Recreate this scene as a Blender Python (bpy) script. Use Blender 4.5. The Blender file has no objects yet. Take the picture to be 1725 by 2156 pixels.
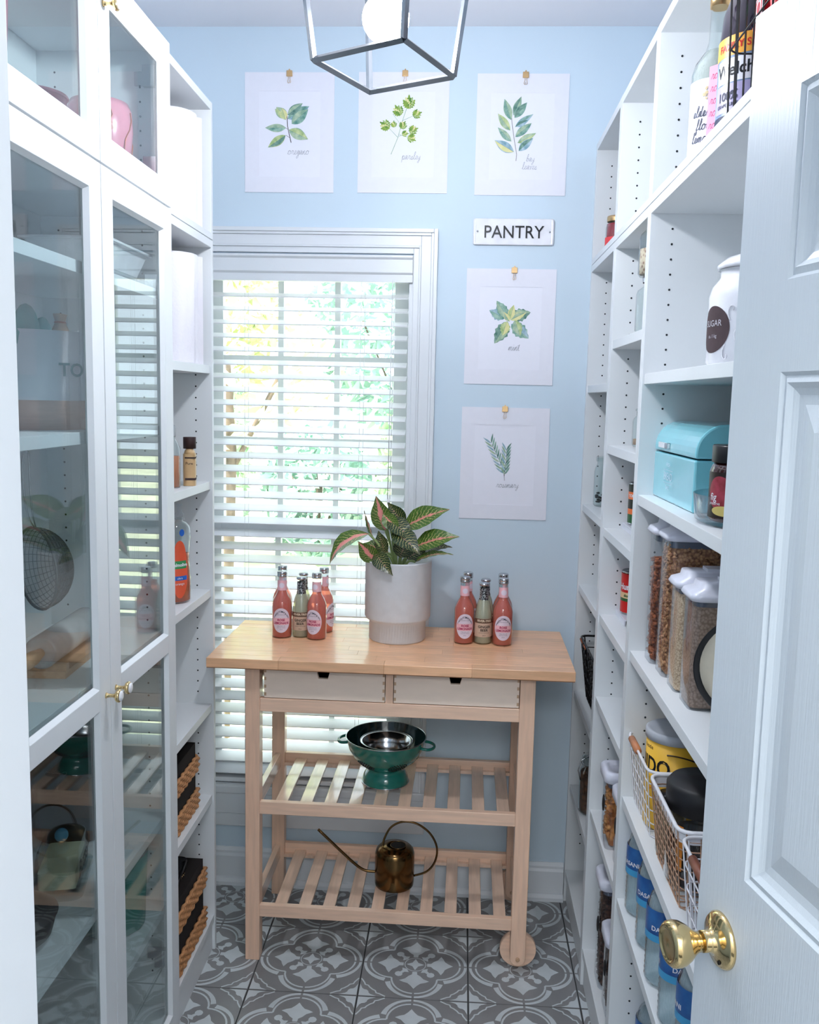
import bpy, bmesh, math, random
from mathutils import Vector, Matrix
PI = math.pi
random.seed(7)
S = bpy.context.scene
COL = S.collection
# ------------------------------------------------------------------ camera, world, lights, exposure
pitch, yaw, roll = .1243, .0555, .0219
fw = Vector((-math.sin(yaw)*math.cos(pitch), math.cos(yaw)*math.cos(pitch), -math.sin(pitch)))
r0 = Vector((math.cos(yaw), math.sin(yaw), 0)); u0 = r0.cross(fw)
rr = r0*math.cos(roll)+u0*math.sin(roll); uu = -r0*math.sin(roll)+u0*math.cos(roll)
cd = bpy.data.cameras.new('camera'); cam = bpy.data.objects.new('camera', cd); COL.objects.link(cam)
cd.sensor_fit = 'HORIZONTAL'; cd.sensor_width = 36; cd.lens = 1906.0/1725*36; cd.clip_start = .02
cam.matrix_world = Matrix(((rr.x, uu.x, -fw.x, 0), (rr.y, uu.y, -fw.y, 0), (rr.z, uu.z, -fw.z, 1.6122), (0, 0, 0, 1)))
S.camera = cam
w = bpy.data.worlds.new('world'); S.world = w; w.use_nodes = True
bg = w.node_tree.nodes['Background']; bg.inputs[0].default_value = (.80, .90, 1, 1); bg.inputs[1].default_value = 2.4
def area(name, loc, size, power, color, rot=(0, 0, 0), sy=None):
    l = bpy.data.lights.new(name, 'AREA'); l.energy = power; l.color = color; l.size = size
    if sy: l.shape = 'RECTANGLE'; l.size_y = sy
    o = bpy.data.objects.new(name, l); o.location = loc; o.rotation_euler = rot; COL.objects.link(o); return o
sl = bpy.data.lights.new('sun', 'SUN'); sl.energy = 7; sl.angle = .02; sl.color = (1, .96, .86)
so = bpy.data.objects.new('sun', sl); so.rotation_euler = (math.radians(38), 0, math.radians(-35)); COL.objects.link(so)
area('hall_fill_light', (.0, -1.0, 2.62), 1.1, 42, (.92, .97, 1))  # unseen fill lamp, added behind the camera to brighten the front
S.view_settings.view_transform = 'Standard'; S.view_settings.look = 'None'
S.view_settings.exposure = 0.50; S.view_settings.gamma = 1; S.view_settings.use_curve_mapping = False
BULB = 268.0
# ------------------------------------------------------------------ materials
MATS = {}
def srgb(r, g, b):
    f = lambda c: (c/255/12.92) if c/255 <= .04045 else ((c/255+.055)/1.055)**2.4
    return (f(r), f(g), f(b), 1)
def mat(name, col, rough=.5, metal=0, var=.06, scale=30, stretch=(1, 1, 1), bump=0, bscale=None, trans=0, ior=1.45, coat=0, alpha=1, emit=0, obj_rand=0, col2=None, spec=.5, detail=4, thr=None, tex='noise'):
    if name in MATS: return MATS[name]
    m = bpy.data.materials.new(name); m.use_nodes = True; nt = m.node_tree; N = nt.nodes; L = nt.links
    b = N['Principled BSDF']; c = srgb(*col)
    b.inputs['Roughness'].default_value = rough; b.inputs['Metallic'].default_value = metal
    b.inputs['IOR'].default_value = ior; b.inputs['Transmission Weight'].default_value = trans
    b.inputs['Coat Weight'].default_value = coat; b.inputs['Coat Roughness'].default_value = .08
    b.inputs['Specular IOR Level'].default_value = spec; b.inputs['Alpha'].default_value = alpha
    tc = N.new('ShaderNodeTexCoord'); mp = N.new('ShaderNodeMapping'); mp.inputs['Scale'].default_value = stretch
    L.new(tc.outputs['Object'], mp.inputs[0])
    if tex == 'voronoi':
        nz = N.new('ShaderNodeTexVoronoi'); nz.inputs['Scale'].default_value = scale; fac = nz.outputs['Distance']
    else:
        nz = N.new('ShaderNodeTexNoise'); nz.inputs['Scale'].default_value = scale; nz.inputs['Detail'].default_value = detail; fac = nz.outputs[0]
    L.new(mp.outputs[0], nz.inputs['Vector'])
    rp = N.new('ShaderNodeValToRGB'); L.new(fac, rp.inputs[0])
    if thr: rp.color_ramp.elements[0].position = thr[0]; rp.color_ramp.elements[1].position = thr[1]
    else: rp.color_ramp.elements[0].position = .3; rp.color_ramp.elements[1].position = .7
    if col2: a = c; z = srgb(*col2)
    else: a = tuple(min(1, x*(1-var)) for x in c[:3])+(1,); z = tuple(min(1, x*(1+var)) for x in c[:3])+(1,)
    rp.color_ramp.elements[0].color = a; rp.color_ramp.elements[1].color = z
    out = rp.outputs[0]
    if obj_rand:
        oi = N.new('ShaderNodeObjectInfo'); hs = N.new('ShaderNodeHueSaturation'); mr = N.new('ShaderNodeMapRange')
        mr.inputs[3].default_value = 1-obj_rand; mr.inputs[4].default_value = 1+obj_rand
        L.new(oi.outputs['Random'], mr.inputs[0]); L.new(mr.outputs[0], hs.inputs['Value']); L.new(out, hs.inputs['Color']); out = hs.outputs[0]
    L.new(out, b.inputs['Base Color'])
    if bump:
        bp = N.new('ShaderNodeBump'); bp.inputs['Strength'].default_value = bump; bp.inputs['Distance'].default_value = .002
        if bscale:
            n2 = N.new('ShaderNodeTexNoise'); n2.inputs['Scale'].default_value = bscale; n2.inputs['Detail'].default_value = 3
            L.new(mp.outputs[0], n2.inputs['Vector']); L.new(n2.outputs[0], bp.inputs['Height'])
        else: L.new(fac, bp.inputs['Height'])
        L.new(bp.outputs[0], b.inputs['Normal'])
    if emit:
        b.inputs['Emission Color'].default_value = c; b.inputs['Emission Strength'].default_value = emit
    MATS[name] = m; return m
def thin_glass(name, tint=(1, 1, 1), rough=.01, refl=1.0):
    if name in MATS: return MATS[name]
    m = bpy.data.materials.new(name); m.use_nodes = True; nt = m.node_tree; N = nt.nodes; L = nt.links
    N.remove(N['Principled BSDF']); out = N['Material Output']
    t = N.new('ShaderNodeBsdfTransparent'); t.inputs[0].default_value = (*tint, 1)
    g = N.new('ShaderNodeBsdfGlossy'); g.inputs['Roughness'].default_value = rough
    f = N.new('ShaderNodeFresnel'); ge = N.new('ShaderNodeNewGeometry'); mx = N.new('ShaderNodeMapRange'); mx.inputs[3].default_value = 1.5; mx.inputs[4].default_value = 1/1.5; L.new(ge.outputs['Backfacing'], mx.inputs[0]); L.new(mx.outputs[0], f.inputs[0])
    k = N.new('ShaderNodeMath'); k.operation = 'MULTIPLY'; k.inputs[1].default_value = refl; k.use_clamp = True
    nz = N.new('ShaderNodeTexNoise'); nz.inputs['Scale'].default_value = 3; bp = N.new('ShaderNodeBump'); bp.inputs['Strength'].default_value = .02
    L.new(nz.outputs[0], bp.inputs['Height']); L.new(bp.outputs[0], g.inputs['Normal'])
    x = N.new('ShaderNodeMixShader'); L.new(f.outputs[0], k.inputs[0]); L.new(k.outputs[0], x.inputs[0]); L.new(t.outputs[0], x.inputs[1]); L.new(g.outputs[0], x.inputs[2])
    L.new(x.outputs[0], out.inputs[0]); MATS[name] = m; return m
WALL = mat('wall_paint', (208, 225, 238), .7, var=.015, scale=3, bump=.08, bscale=400)
CEIL = mat('ceiling_paint', (238, 238, 244), .8, var=.01, scale=3)
TRIM = mat('trim_paint', (228, 232, 237), .35, var=.01, scale=5)
LAM = mat('white_laminate', (228, 232, 235), .42, var=.01, scale=8, bump=.03, bscale=300)
DOORP = mat('door_paint', (208, 216, 223), .38, var=.01, scale=6, stretch=(60, 60, 2.2), bump=.22, bscale=8)
BLIND = mat('blind_white', (234, 236, 240), .4, var=.015, scale=6)
BIRCH = mat('birch', (240, 202, 175), .38, var=.09, scale=9, stretch=(1, 8, 12), coat=.3, bump=.04, obj_rand=.05, detail=6)
BIRCHV = mat('birch_vertical', (239, 199, 171), .38, var=.08, scale=9, stretch=(10, 10, 1), coat=.3, obj_rand=.04, detail=6)
BIRCHY = mat('birch_slat', (240, 204, 178), .22, var=.09, scale=9, stretch=(10, 1, 10), coat=1, obj_rand=.07, detail=6)
DRAWW = mat('birch_drawer', (246, 224, 206), .45, var=.05, scale=6, stretch=(1.5, 6, 5), detail=6)
DOVE = mat('end_grain', (198, 160, 128), .5, var=.1, scale=40)
STAVE = mat('butcher_stave', (240, 188, 146), .34, var=.10, scale=11, stretch=(1.2, 9, 9), coat=.35, obj_rand=.09, detail=7)
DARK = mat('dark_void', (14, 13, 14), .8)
HOLE = mat('pin_hole', (40, 44, 50), .9)
GROUT = mat('grout', (62, 66, 68), .9, var=.1, scale=60)
TILEB = mat('tile_grey', (136, 136, 138), .3, var=.12, scale=9, bump=.03, obj_rand=.04)
TILEL = mat('tile_light', (204, 211, 215), .32, var=.08, scale=14)
GLASS = thin_glass('cabinet_glass', (.88, .93, .93), refl=1.05)
WGLASS = thin_glass('window_glass', (.97, .99, .99))
JARG = thin_glass('jar_glass', (.90, .95, .95), refl=1.4)
CLEARP = thin_glass('clear_plastic', (.93, .95, .97), rough=.08, refl=1.2)
BRASS = mat('brass', (232, 204, 150), .12, 1, var=.03)
GOLD = mat('gold_wire', (214, 178, 130), .3, 1)
CHROME = mat('chrome', (200, 200, 205), .1, 1)
STEEL = mat('stainless', (190, 192, 196), .16, 1)
BLACKW = mat('black_wire', (20, 18, 20), .4)
LANT = mat('lantern_metal', (120, 124, 130), .25, .9)
COPPER = mat('copper', (196, 120, 92), .3, .9)
WHITEP = mat('white_plastic', (224, 226, 236), .3, var=.02)
PAPER = mat('mat_board', (236, 236, 246), .8, var=.008, scale=50)
PAPERI = mat('print_paper', (239, 239, 249), .85, var=.006, scale=50)
INK = mat('grey_ink', (128, 132, 142), .9)
BLACK = mat('black_gloss', (22, 22, 26), .3)
BLACKM = mat('black_plastic', (26, 26, 30), .5)
ENAM = mat('white_enamel', (240, 240, 246), .2, coat=.5)
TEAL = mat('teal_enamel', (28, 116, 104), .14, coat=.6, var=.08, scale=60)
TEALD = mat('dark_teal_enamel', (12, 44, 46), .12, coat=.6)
BRONZE = mat('bronze', (112, 86, 54), .2, 1, var=.1, scale=12)
POTM = mat('pot_ceramic', (230, 233, 238), .65, var=.03, scale=40)
SOIL = mat('soil', (40, 30, 24), .95, var=.4, scale=90, bump=.6)
def liquid(name, tint, body, mix):
    m = bpy.data.materials.new(name); m.use_nodes = True; nt = m.node_tree; N = nt.nodes; L = nt.links; b = N['Principled BSDF']; out = N['Material Output']
    b.inputs['Roughness'].default_value = .08; b.inputs['Base Color'].default_value = srgb(*body)
    t = N.new('ShaderNodeBsdfTransparent'); t.inputs[0].default_value = srgb(*tint); nz = N.new('ShaderNodeTexNoise'); nz.inputs['Scale'].default_value = 25
    mr = N.new('ShaderNodeMapRange'); mr.inputs[3].default_value = mix-.06; mr.inputs[4].default_value = mix+.06; L.new(nz.outputs[0], mr.inputs[0])
    x = N.new('ShaderNodeMixShader'); L.new(mr.outputs[0], x.inputs[0]); L.new(t.outputs[0], x.inputs[1]); L.new(b.outputs[0], x.inputs[2]); L.new(x.outputs[0], out.inputs[0]); MATS[name] = m; return m
PINKLIQ = liquid('rose_lemonade', (255, 196, 186), (255, 142, 126), .52)
BEER = liquid('ginger_beer', (246, 244, 226), (234, 228, 204), .5)
PINKLB = mat('pink_label', (240, 186, 196), .5)
LILAC = mat('pale_label', (228, 214, 228), .5)
MAROON = mat('maroon_ink', (168, 20, 84), .6)
NAVY = mat('navy_ink', (44, 50, 76), .6)
BEERLB = mat('beige_label', (206, 178, 156), .5)
FOIL = mat('patterned_foil', (190, 192, 196), .3, .8, col2=(48, 50, 54), scale=260, thr=(.45, .55))
WICKER = mat('wicker', (196, 140, 94), .7, var=.25, scale=90, bump=.4)
LINER = mat('basket_liner', (24, 16, 14), .95)
# ------------------------------------------------------------------ mesh builder
class MB:
    def __init__(s): s.v = []; s.f = []; s.mi = []; s.sm = []; s.mats = []; s.uv = None
    def m(s, mt):
        if mt not in s.mats: s.mats.append(mt)
        return s.mats.index(mt)
    def add(s, vs, fs, mt, smooth=False, M=None):
        o = len(s.v); k = s.m(mt)
        for p in vs:
            p = Vector(p)
            s.v.append(M @ p if M else p)
        for f in fs: s.f.append([i+o for i in f]); s.mi.append(k); s.sm.append(smooth)
        return s
    def box(s, x0, x1, y0, y1, z0, z1, mt, M=None):
        vs = [(x, y, z) for z in (z0, z1) for y in (y0, y1) for x in (x0, x1)]
        return s.add(vs, [(0, 2, 3, 1), (4, 5, 7, 6), (0, 1, 5, 4), (2, 6, 7, 3), (0, 4, 6, 2), (1, 3, 7, 5)], mt, False, M)
    def rbox(s, x0, x1, y0, y1, z0, z1, r, mt, M=None, seg=4, top=0):
        # rounded vertical corners; top bevel optional
        P = []
        for cx, cy, a0 in ((x1-r, y1-r, 0), (x0+r, y1-r, PI/2), (x0+r, y0+r, PI), (x1-r, y0+r, 1.5*PI)):
            for k in range(seg+1):
                a = a0+k*PI/2/seg; P.append((cx+r*math.cos(a), cy+r*math.sin(a)))
        n = len(P); cx, cy = (x0+x1)/2, (y0+y1)/2
        rings = [(1, z0), (1, z1-top)]
        if top: rings += [(.97, z1-top*.35), (.93, z1)]
        vs = [(cx+(p[0]-cx)*k, cy+(p[1]-cy)*k, z) for k, z in rings for p in P]
        R = len(rings); fs = [(j*n+i, j*n+(i+1) % n, (j+1)*n+(i+1) % n, (j+1)*n+i) for j in range(R-1) for i in range(n)]
        s.add(vs, fs, mt, True, M); s.add(vs, [list(range(n))[::-1], list(range((R-1)*n, R*n))], mt, False, M); return s
    def lathe(s, prof, mt, seg=24, M=None, caps=True, smooth=True, squash=1.0, flute=0, fn=0):
        vs = []; n = seg
        for r, z in prof:
            for k in range(n):
                a = 2*PI*k/n; q = r*(1+(flute*(1 if k % 2 else -1)))
                vs.append((q*math.cos(a), q*math.sin(a)*squash, z))
        fs = []
        for j in range(len(prof)-1):
            for k in range(n): fs.append((j*n+k, j*n+(k+1) % n, (j+1)*n+(k+1) % n, (j+1)*n+k))
        s.add(vs, fs, mt, smooth, M)
        if caps:
            o = len(s.v)-len(vs); k = s.m(mt)
            for ring, rev in ((0, True), (len(prof)-1, False)):
                if prof[ring][0] > 1e-5:
                    f = [o+ring*n+i for i in range(n)]
                    s.f.append(f[::-1] if rev else f); s.mi.append(k); s.sm.append(False)
        return s
    def tube(s, pts, r, mt, seg=6, closed=False, M=None):
        pts = [Vector(p) for p in pts]; n = len(pts); vs = []; up = None
        for i, p in enumerate(pts):
            if closed: t = (pts[(i+1) % n]-pts[i-1]).normalized()
            else: t = (pts[min(i+1, n-1)]-pts[max(i-1, 0)]).normalized()
            if up is None: up = Vector((0, 0, 1)) if abs(t.z) < .9 else Vector((1, 0, 0))
            a = t.cross(up); a = a.normalized() if a.length > 1e-6 else t.orthogonal().normalized()
            b = a.cross(t).normalized(); up = b
            for k in range(seg):
                th = 2*PI*k/seg; vs.append(p+(a*math.cos(th)+b*math.sin(th))*r)
        fs = [(i*seg+k, i*seg+(k+1) % seg, ((i+1) % n)*seg+(k+1) % seg, ((i+1) % n)*seg+k) for i in range(n if closed else n-1) for k in range(seg)]
        if not closed: fs += [list(range(seg))[::-1], [(n-1)*seg+k for k in range(seg)]]
        return s.add(vs, fs, mt, seg > 4, M)
    def poly(s, pts, mt, z=0, M=None): return s.add([(p[0], p[1], z) for p in pts], [list(range(len(pts)))], mt, False, M)
    def stroke(s, pts, wd, mt, z=0, M=None, closed=False):
        P = [Vector((p[0], p[1], 0)) for p in pts]; n = len(P); vs = []
        for i in range(n):
            if closed: t = P[(i+1) % n]-P[i-1]
            else: t = P[min(i+1, n-1)]-P[max(i-1, 0)]
            if t.length < 1e-9: t = Vector((1, 0, 0))
            t.normalize(); q = Vector((-t.y, t.x, 0))*wd/2
            vs += [(P[i]+q)+Vector((0, 0, z)), (P[i]-q)+Vector((0, 0, z))]
        fs = [(2*i, 2*i+1, 2*((i+1) % n)+1, 2*((i+1) % n)) for i in range(n if closed else n-1)]
        return s.add(vs, fs, mt, False, M)
    def sphere(s, c, r, mt, seg=12, sc=(1, 1, 1), M=None):
        prof = [(max(1e-6, math.sin(PI*i/(seg//2))), -math.cos(PI*i/(seg//2))) for i in range(seg//2+1)]
        T = Matrix.Translation(c) @ Matrix.Diagonal((r*sc[0], r*sc[1], r*sc[2], 1))
        return s.lathe(prof, mt, seg, (M @ T) if M else T, caps=False)
    def extr(s, prof, a0, a1, axis, mt, M=None):
        # extrude a closed 2D profile along an axis ('x': (y,z) profile, 'y': (x,z), 'z': (x,y))
        n = len(prof); g = {'x': lambda p, a: (a, p[0], p[1]), 'y': lambda p, a: (p[0], a, p[1]), 'z': lambda p, a: (p[0], p[1], a)}[axis]
        vs = [g(p, a0) for p in prof]+[g(p, a1) for p in prof]
        fs = [(i, (i+1) % n, (i+1) % n+n, i+n) for i in range(n)]+[list(range(n))[::-1], list(range(n, 2*n))]
        return s.add(vs, fs, mt, False, M)
    def mesh(s, name):
        me = bpy.data.meshes.new(name); me.from_pydata([tuple(v) for v in s.v], [], s.f)
        for m in s.mats: me.materials.append(m)
        me.polygons.foreach_set('material_index', s.mi); me.polygons.foreach_set('use_smooth', s.sm)
        if s.uv:
            ul = me.uv_layers.new(name='UVMap')
            for l in me.loops: ul.data[l.index].uv = s.uv[l.vertex_index]
        bm = bmesh.new(); bm.from_mesh(me); bmesh.ops.recalc_face_normals(bm, faces=bm.faces) if not getattr(s, 'norecalc', False) else None
        bm.to_mesh(me); bm.free(); me.update(); return me
    def build(s, name, parent=None, loc=(0, 0, 0), bevel=0, label=None, kind=None, rot=None):
        o = bpy.data.objects.new(name, s.mesh(name)); COL.objects.link(o); o.location = loc
        if rot: o.rotation_euler = rot
        if parent: o.parent = parent
        if bevel:
            b = o.modifiers.new('bevel', 'BEVEL'); b.width = bevel; b.segments = 2; b.limit_method = 'ANGLE'; b.angle_limit = .7
            b.harden_normals = False
        if label: o['label'] = label
        if kind: o['kind'] = kind
        return o
def thing(name, label, cat, loc=(0, 0, 0), rz=0, group=None, rot=None):
    o = bpy.data.objects.new(name, None); o.empty_display_size = .03; COL.objects.link(o); o.location = loc
    o.rotation_euler = rot if rot else (0, 0, rz); o['label'] = label; o['category'] = cat
    if group: o['group'] = group
    return o
def tag(o, label, cat, group=None):
    o['label'] = label; o['category'] = cat
    if group: o['group'] = group
    return o
def dup(root, loc, rz=0, label=None, group=None):
    r = root.copy(); COL.objects.link(r); r.location = loc; r.rotation_euler = (0, 0, rz)
    if label: r['label'] = label
    if group: r['group'] = group
    for ch in list(root.children):
        c = ch.copy(); COL.objects.link(c); c.parent = r
        for g in ch.children:
            d = g.copy(); COL.objects.link(d); d.parent = c
    return r
_tc = {}
def text_verts(txt, size, bold=0, align='CENTER', shear=0, sx=1):
    k = (txt, size, bold, align, shear, sx)
    if k in _tc: return _tc[k]
    cu = bpy.data.curves.new('t', 'FONT'); cu.body = txt; cu.size = size; cu.align_x = align; cu.offset = bold*size; cu.shear = shear; cu.resolution_u = 3
    ob = bpy.data.objects.new('t', cu); me = bpy.data.meshes.new_from_object(ob)
    vs = [(v.co.x*sx, v.co.y, 0) for v in me.vertices]; fs = [list(p.vertices) for p in me.polygons]
    bpy.data.objects.remove(ob); bpy.data.curves.remove(cu); bpy.data.meshes.remove(me)
    _tc[k] = (vs, fs); return vs, fs
def text_flat(mb, txt, size, mt, M, **kw):
    vs, fs = text_verts(txt, size, **kw); mb.add(vs, fs, mt, False, M)
def text_cyl(mb, txt, size, mt, r, z, ang=-PI/2, slope=None, arc=0, **kw):
    vs, fs = text_verts(txt, size, **kw); q = []
    for x, y, _ in vs:
        a = ang+x/r; R = r
        zz = z+y-arc*x*x
        if slope: R = slope(zz)
        q.append((R*math.cos(a), R*math.sin(a), zz))
    mb.add(q, fs, mt)
def patch_cyl(mb, mt, r, z0, z1, ang, half, seg=10, shape='rect', slope=None):
    # label patch on a cylinder
    vs = []; fs = []; n = 22 if shape == 'oval' else 2
    for j in range(n):
        v = (.5-.5*math.cos(PI*j/(n-1))) if shape == 'oval' else j/(n-1); z = z0+(z1-z0)*v
        hw = half*(math.sqrt(max(0.0, 1-abs(2*v-1)**2)) if shape == 'oval' else 1)
        R = slope(z) if slope else r
        for i in range(seg+1):
            a = ang+hw*(2*i/seg-1); vs.append((R*math.cos(a), R*math.sin(a), z))
    for j in range(n-1):
        for i in range(seg): fs.append((j*(seg+1)+i, j*(seg+1)+i+1, (j+1)*(seg+1)+i+1, (j+1)*(seg+1)+i))
    mb.add(vs, fs, mt, True)
def smoothp(pts, k=5):
    P = [pts[0]]+list(pts)+[pts[-1]]; out = []
    for i in range(1, len(P)-2):
        a, b, c, d = [Vector(list(p)+[0]*(3-len(p))) for p in P[i-1:i+3]]
        for j in range(k):
            t = j/k
            out.append(.5*((2*b)+(c-a)*t+(2*a-5*b+4*c-d)*t*t+(3*b-a-3*c+d)*t**3))
    out.append(Vector(list(pts[-1])+[0]*(3-len(pts[-1])))); return out
SCR = {'o': ([(0, .1), (.2, .8), (.45, 1), (.2, .9), (.1, .5), (.25, .05), (.55, .05), (.7, .5), (.55, .95), (.45, 1), (.65, .8), (.9, .85)], .9),
 'r': ([(0, .1), (.15, .5), (.25, 1.05), (.35, .9), (.55, .95), (.5, .4), (.6, .05), (.8, .1)], .8),
 'e': ([(0, .1), (.3, .3), (.5, .75), (.35, 1), (.15, .7), (.15, .25), (.35, 0), (.7, .2)], .7),
 'g': ([(0, .2), (.5, .9), (.25, 1), (.08, .5), (.25, .05), (.5, .4), (.58, .95), (.55, 0), (.45, -.8), (.15, -.9), (.15, -.5), (.7, .1)], .7),
 'a': ([(0, .1), (.55, .85), (.3, 1), (.08, .6), (.15, .1), (.35, .1), (.55, .6), (.58, .95), (.55, .3), (.65, 0), (.85, .15)], .85),
 'n': ([(0, .1), (.1, .9), (.15, 0), (.2, .6), (.4, 1), (.52, .7), (.52, .1), (.65, 0), (.8, .15)], .8),
 'm': ([(0, .1), (.1, .9), (.15, 0), (.2, .6), (.35, 1), (.47, .7), (.47, 0), (.52, .6), (.7, 1), (.82, .7), (.82, .1), (.95, 0), (1.1, .15)], 1.1),
 'p': ([(0, .3), (.12, 1), (.1, -.8), (.12, .5), (.35, 1), (.55, .7), (.45, .1), (.15, .1), (.5, 0), (.75, .15)], .75),
 's': ([(0, .1), (.3, .9), (.35, .6), (.45, .2), (.25, 0), (.1, .15), (.4, 0), (.65, .15)], .65),
 'l': ([(0, .1), (.3, 1.2), (.35, 1.9), (.2, 2), (.12, 1.2), (.2, .2), (.35, 0), (.55, .15)], .55),
 'b': ([(0, .1), (.3, 1.2), (.33, 1.9), (.18, 1.9), (.12, .6), (.25, 0), (.5, .2), (.45, .8), (.3, .8), (.75, .75)], .75),
 'y': ([(0, .8), (.05, .3), (.25, .05), (.5, .5), (.55, .95), (.5, -.2), (.35, -.85), (.1, -.7), (.3, -.3), (.75, .15)], .75),
 'v': ([(0, .7), (.15, .9), (.25, .1), (.35, .1), (.5, .9), (.7, .85)], .7),
 'w': ([(0, .7), (.1, .9), (.2, .1), (.4, .7), (.5, .1), (.7, .9), (.9, .8)], .9),
 'i': ([(0, .1), (.15, .95), (.18, .2), (.3, 0), (.5, .15)], .5),
 't': ([(0, .1), (.2, 1), (.25, 1.6), (.22, .2), (.35, 0), (.55, .15)], .55),
 'd': ([(0, .1), (.5, .85), (.25, 1), (.08, .5), (.2, .05), (.5, .5), (.62, 1.9), (.55, .3), (.65, 0), (.85, .15)], .85),
 'f': ([(0, .1), (.3, 1.2), (.33, 1.9), (.18, 1.9), (.15, .6), (.15, -.8), (.3, -.6), (.2, 0), (.6, .15)], .6)}
def script(mb, txt, x, y, h, mt, z, wd, M=None, slant=.2):
    pen = 0
    for ch in txt:
        if ch == ' ': pen += .5; continue
        pts, adv = SCR[ch]
        P = smoothp(pts, 4); mb.stroke([(x+(pen+p.x+p.y*slant)*h, y+p.y*h) for p in P], wd, mt, z, M)
        if ch == 't': mb.stroke([(x+(pen+.05)*h, y+1.25*h), (x+(pen+.6)*h, y+1.3*h)], wd, mt, z, M)
        if ch == 'i': mb.stroke([(x+(pen+.35)*h, y+1.4*h), (x+(pen+.4)*h, y+1.5*h)], wd, mt, z, M)
        pen += adv
    return pen*h
# ------------------------------------------------------------------ the room
D = 2.816; HC = 2.70; XL = -.96; XR = .66; YN = .40
def struct(mb, name, parent=None, **k):
    o = mb.build(name, parent, **k)
    if not parent: o['kind'] = 'structure'
    return o
floor = struct(MB().box(XL-.1, XR+.1, -1.6, D+.1, -.06, -.0045, GROUT), 'floor')
struct(MB().box(XL-.1, XR+.1, -1.6, D+.1, HC, HC+.06, CEIL), 'ceiling')
HALL = mat('hall_block_paint', (226, 224, 222), .8, var=.01)
struct(MB().box(XL-.1, XL, -1.6, YN-.12, -.005, HC, HALL), 'hall_light_block_left'); struct(MB().box(XR, XR+.1, -1.6, YN-.12, -.005, HC, HALL), 'hall_light_block_right'); struct(MB().box(XL-.1, XR+.1, -1.7, -1.6, -.005, HC, HALL), 'hall_light_block_back')  # unseen hall enclosure, added to block world light coming from behind
struct(MB().box(XL-.1, XL, YN-.12, D+.1, -.005, HC, WALL), 'wall_left')
struct(MB().box(XR, XR+.1, YN-.12, D+.1, -.005, HC, WALL), 'wall_right')
WX0, WX1, WZ0, WZ1 = -.815, -.160, .33, 2.04
b = MB().box(XL, WX0, D, D+.12, -.005, HC, WALL).box(WX1, XR, D, D+.12, -.005, HC, WALL).box(WX0, WX1, D, D+.12, WZ1, HC, WALL).box(WX0, WX1, D, D+.12, -.005, WZ0, WALL)
struct(b, 'wall_back')
OX0, OX1 = -.199, .475
b = MB().box(XL, OX0-.02, YN-.12, YN, -.005, HC, WALL).box(OX1+.02, XR, YN-.12, YN, -.005, HC, WALL).box(OX0-.02, OX1+.02, YN-.12, YN, 2.07, HC, WALL)
struct(b, 'wall_near')
b = MB().box(OX0-.02, OX0, YN-.12, YN, 0, 2.07, TRIM).box(OX1, OX1+.02, YN-.12, YN, 0, 2.07, TRIM).box(OX0, OX1, YN-.12, YN, 2.05, 2.07, TRIM)
for x0, x1 in ((OX0-.075, OX0-.010), (OX1+.010, OX1+.075)): b.box(x0, x1, YN, YN+.014, 0, 2.125, TRIM)
b.box(OX0-.075, OX1+.075, YN, YN+.014, 2.055, 2.125, TRIM)
struct(b, 'trim_1', bevel=.002)
# baseboards
def baseboard(name, x0, x1):
    prof = [(D, 0), (D-.030, 0), (D-.030, .012), (D-.022, .022), (D-.016, .024), (D-.016, .096), (D-.011, .104), (D-.011, .112), (D-.004, .122), (D, .122)]
    return struct(MB().extr(prof, x0, x1, 'x', TRIM), name)
baseboard('baseboard_back', XL, .372)
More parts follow.
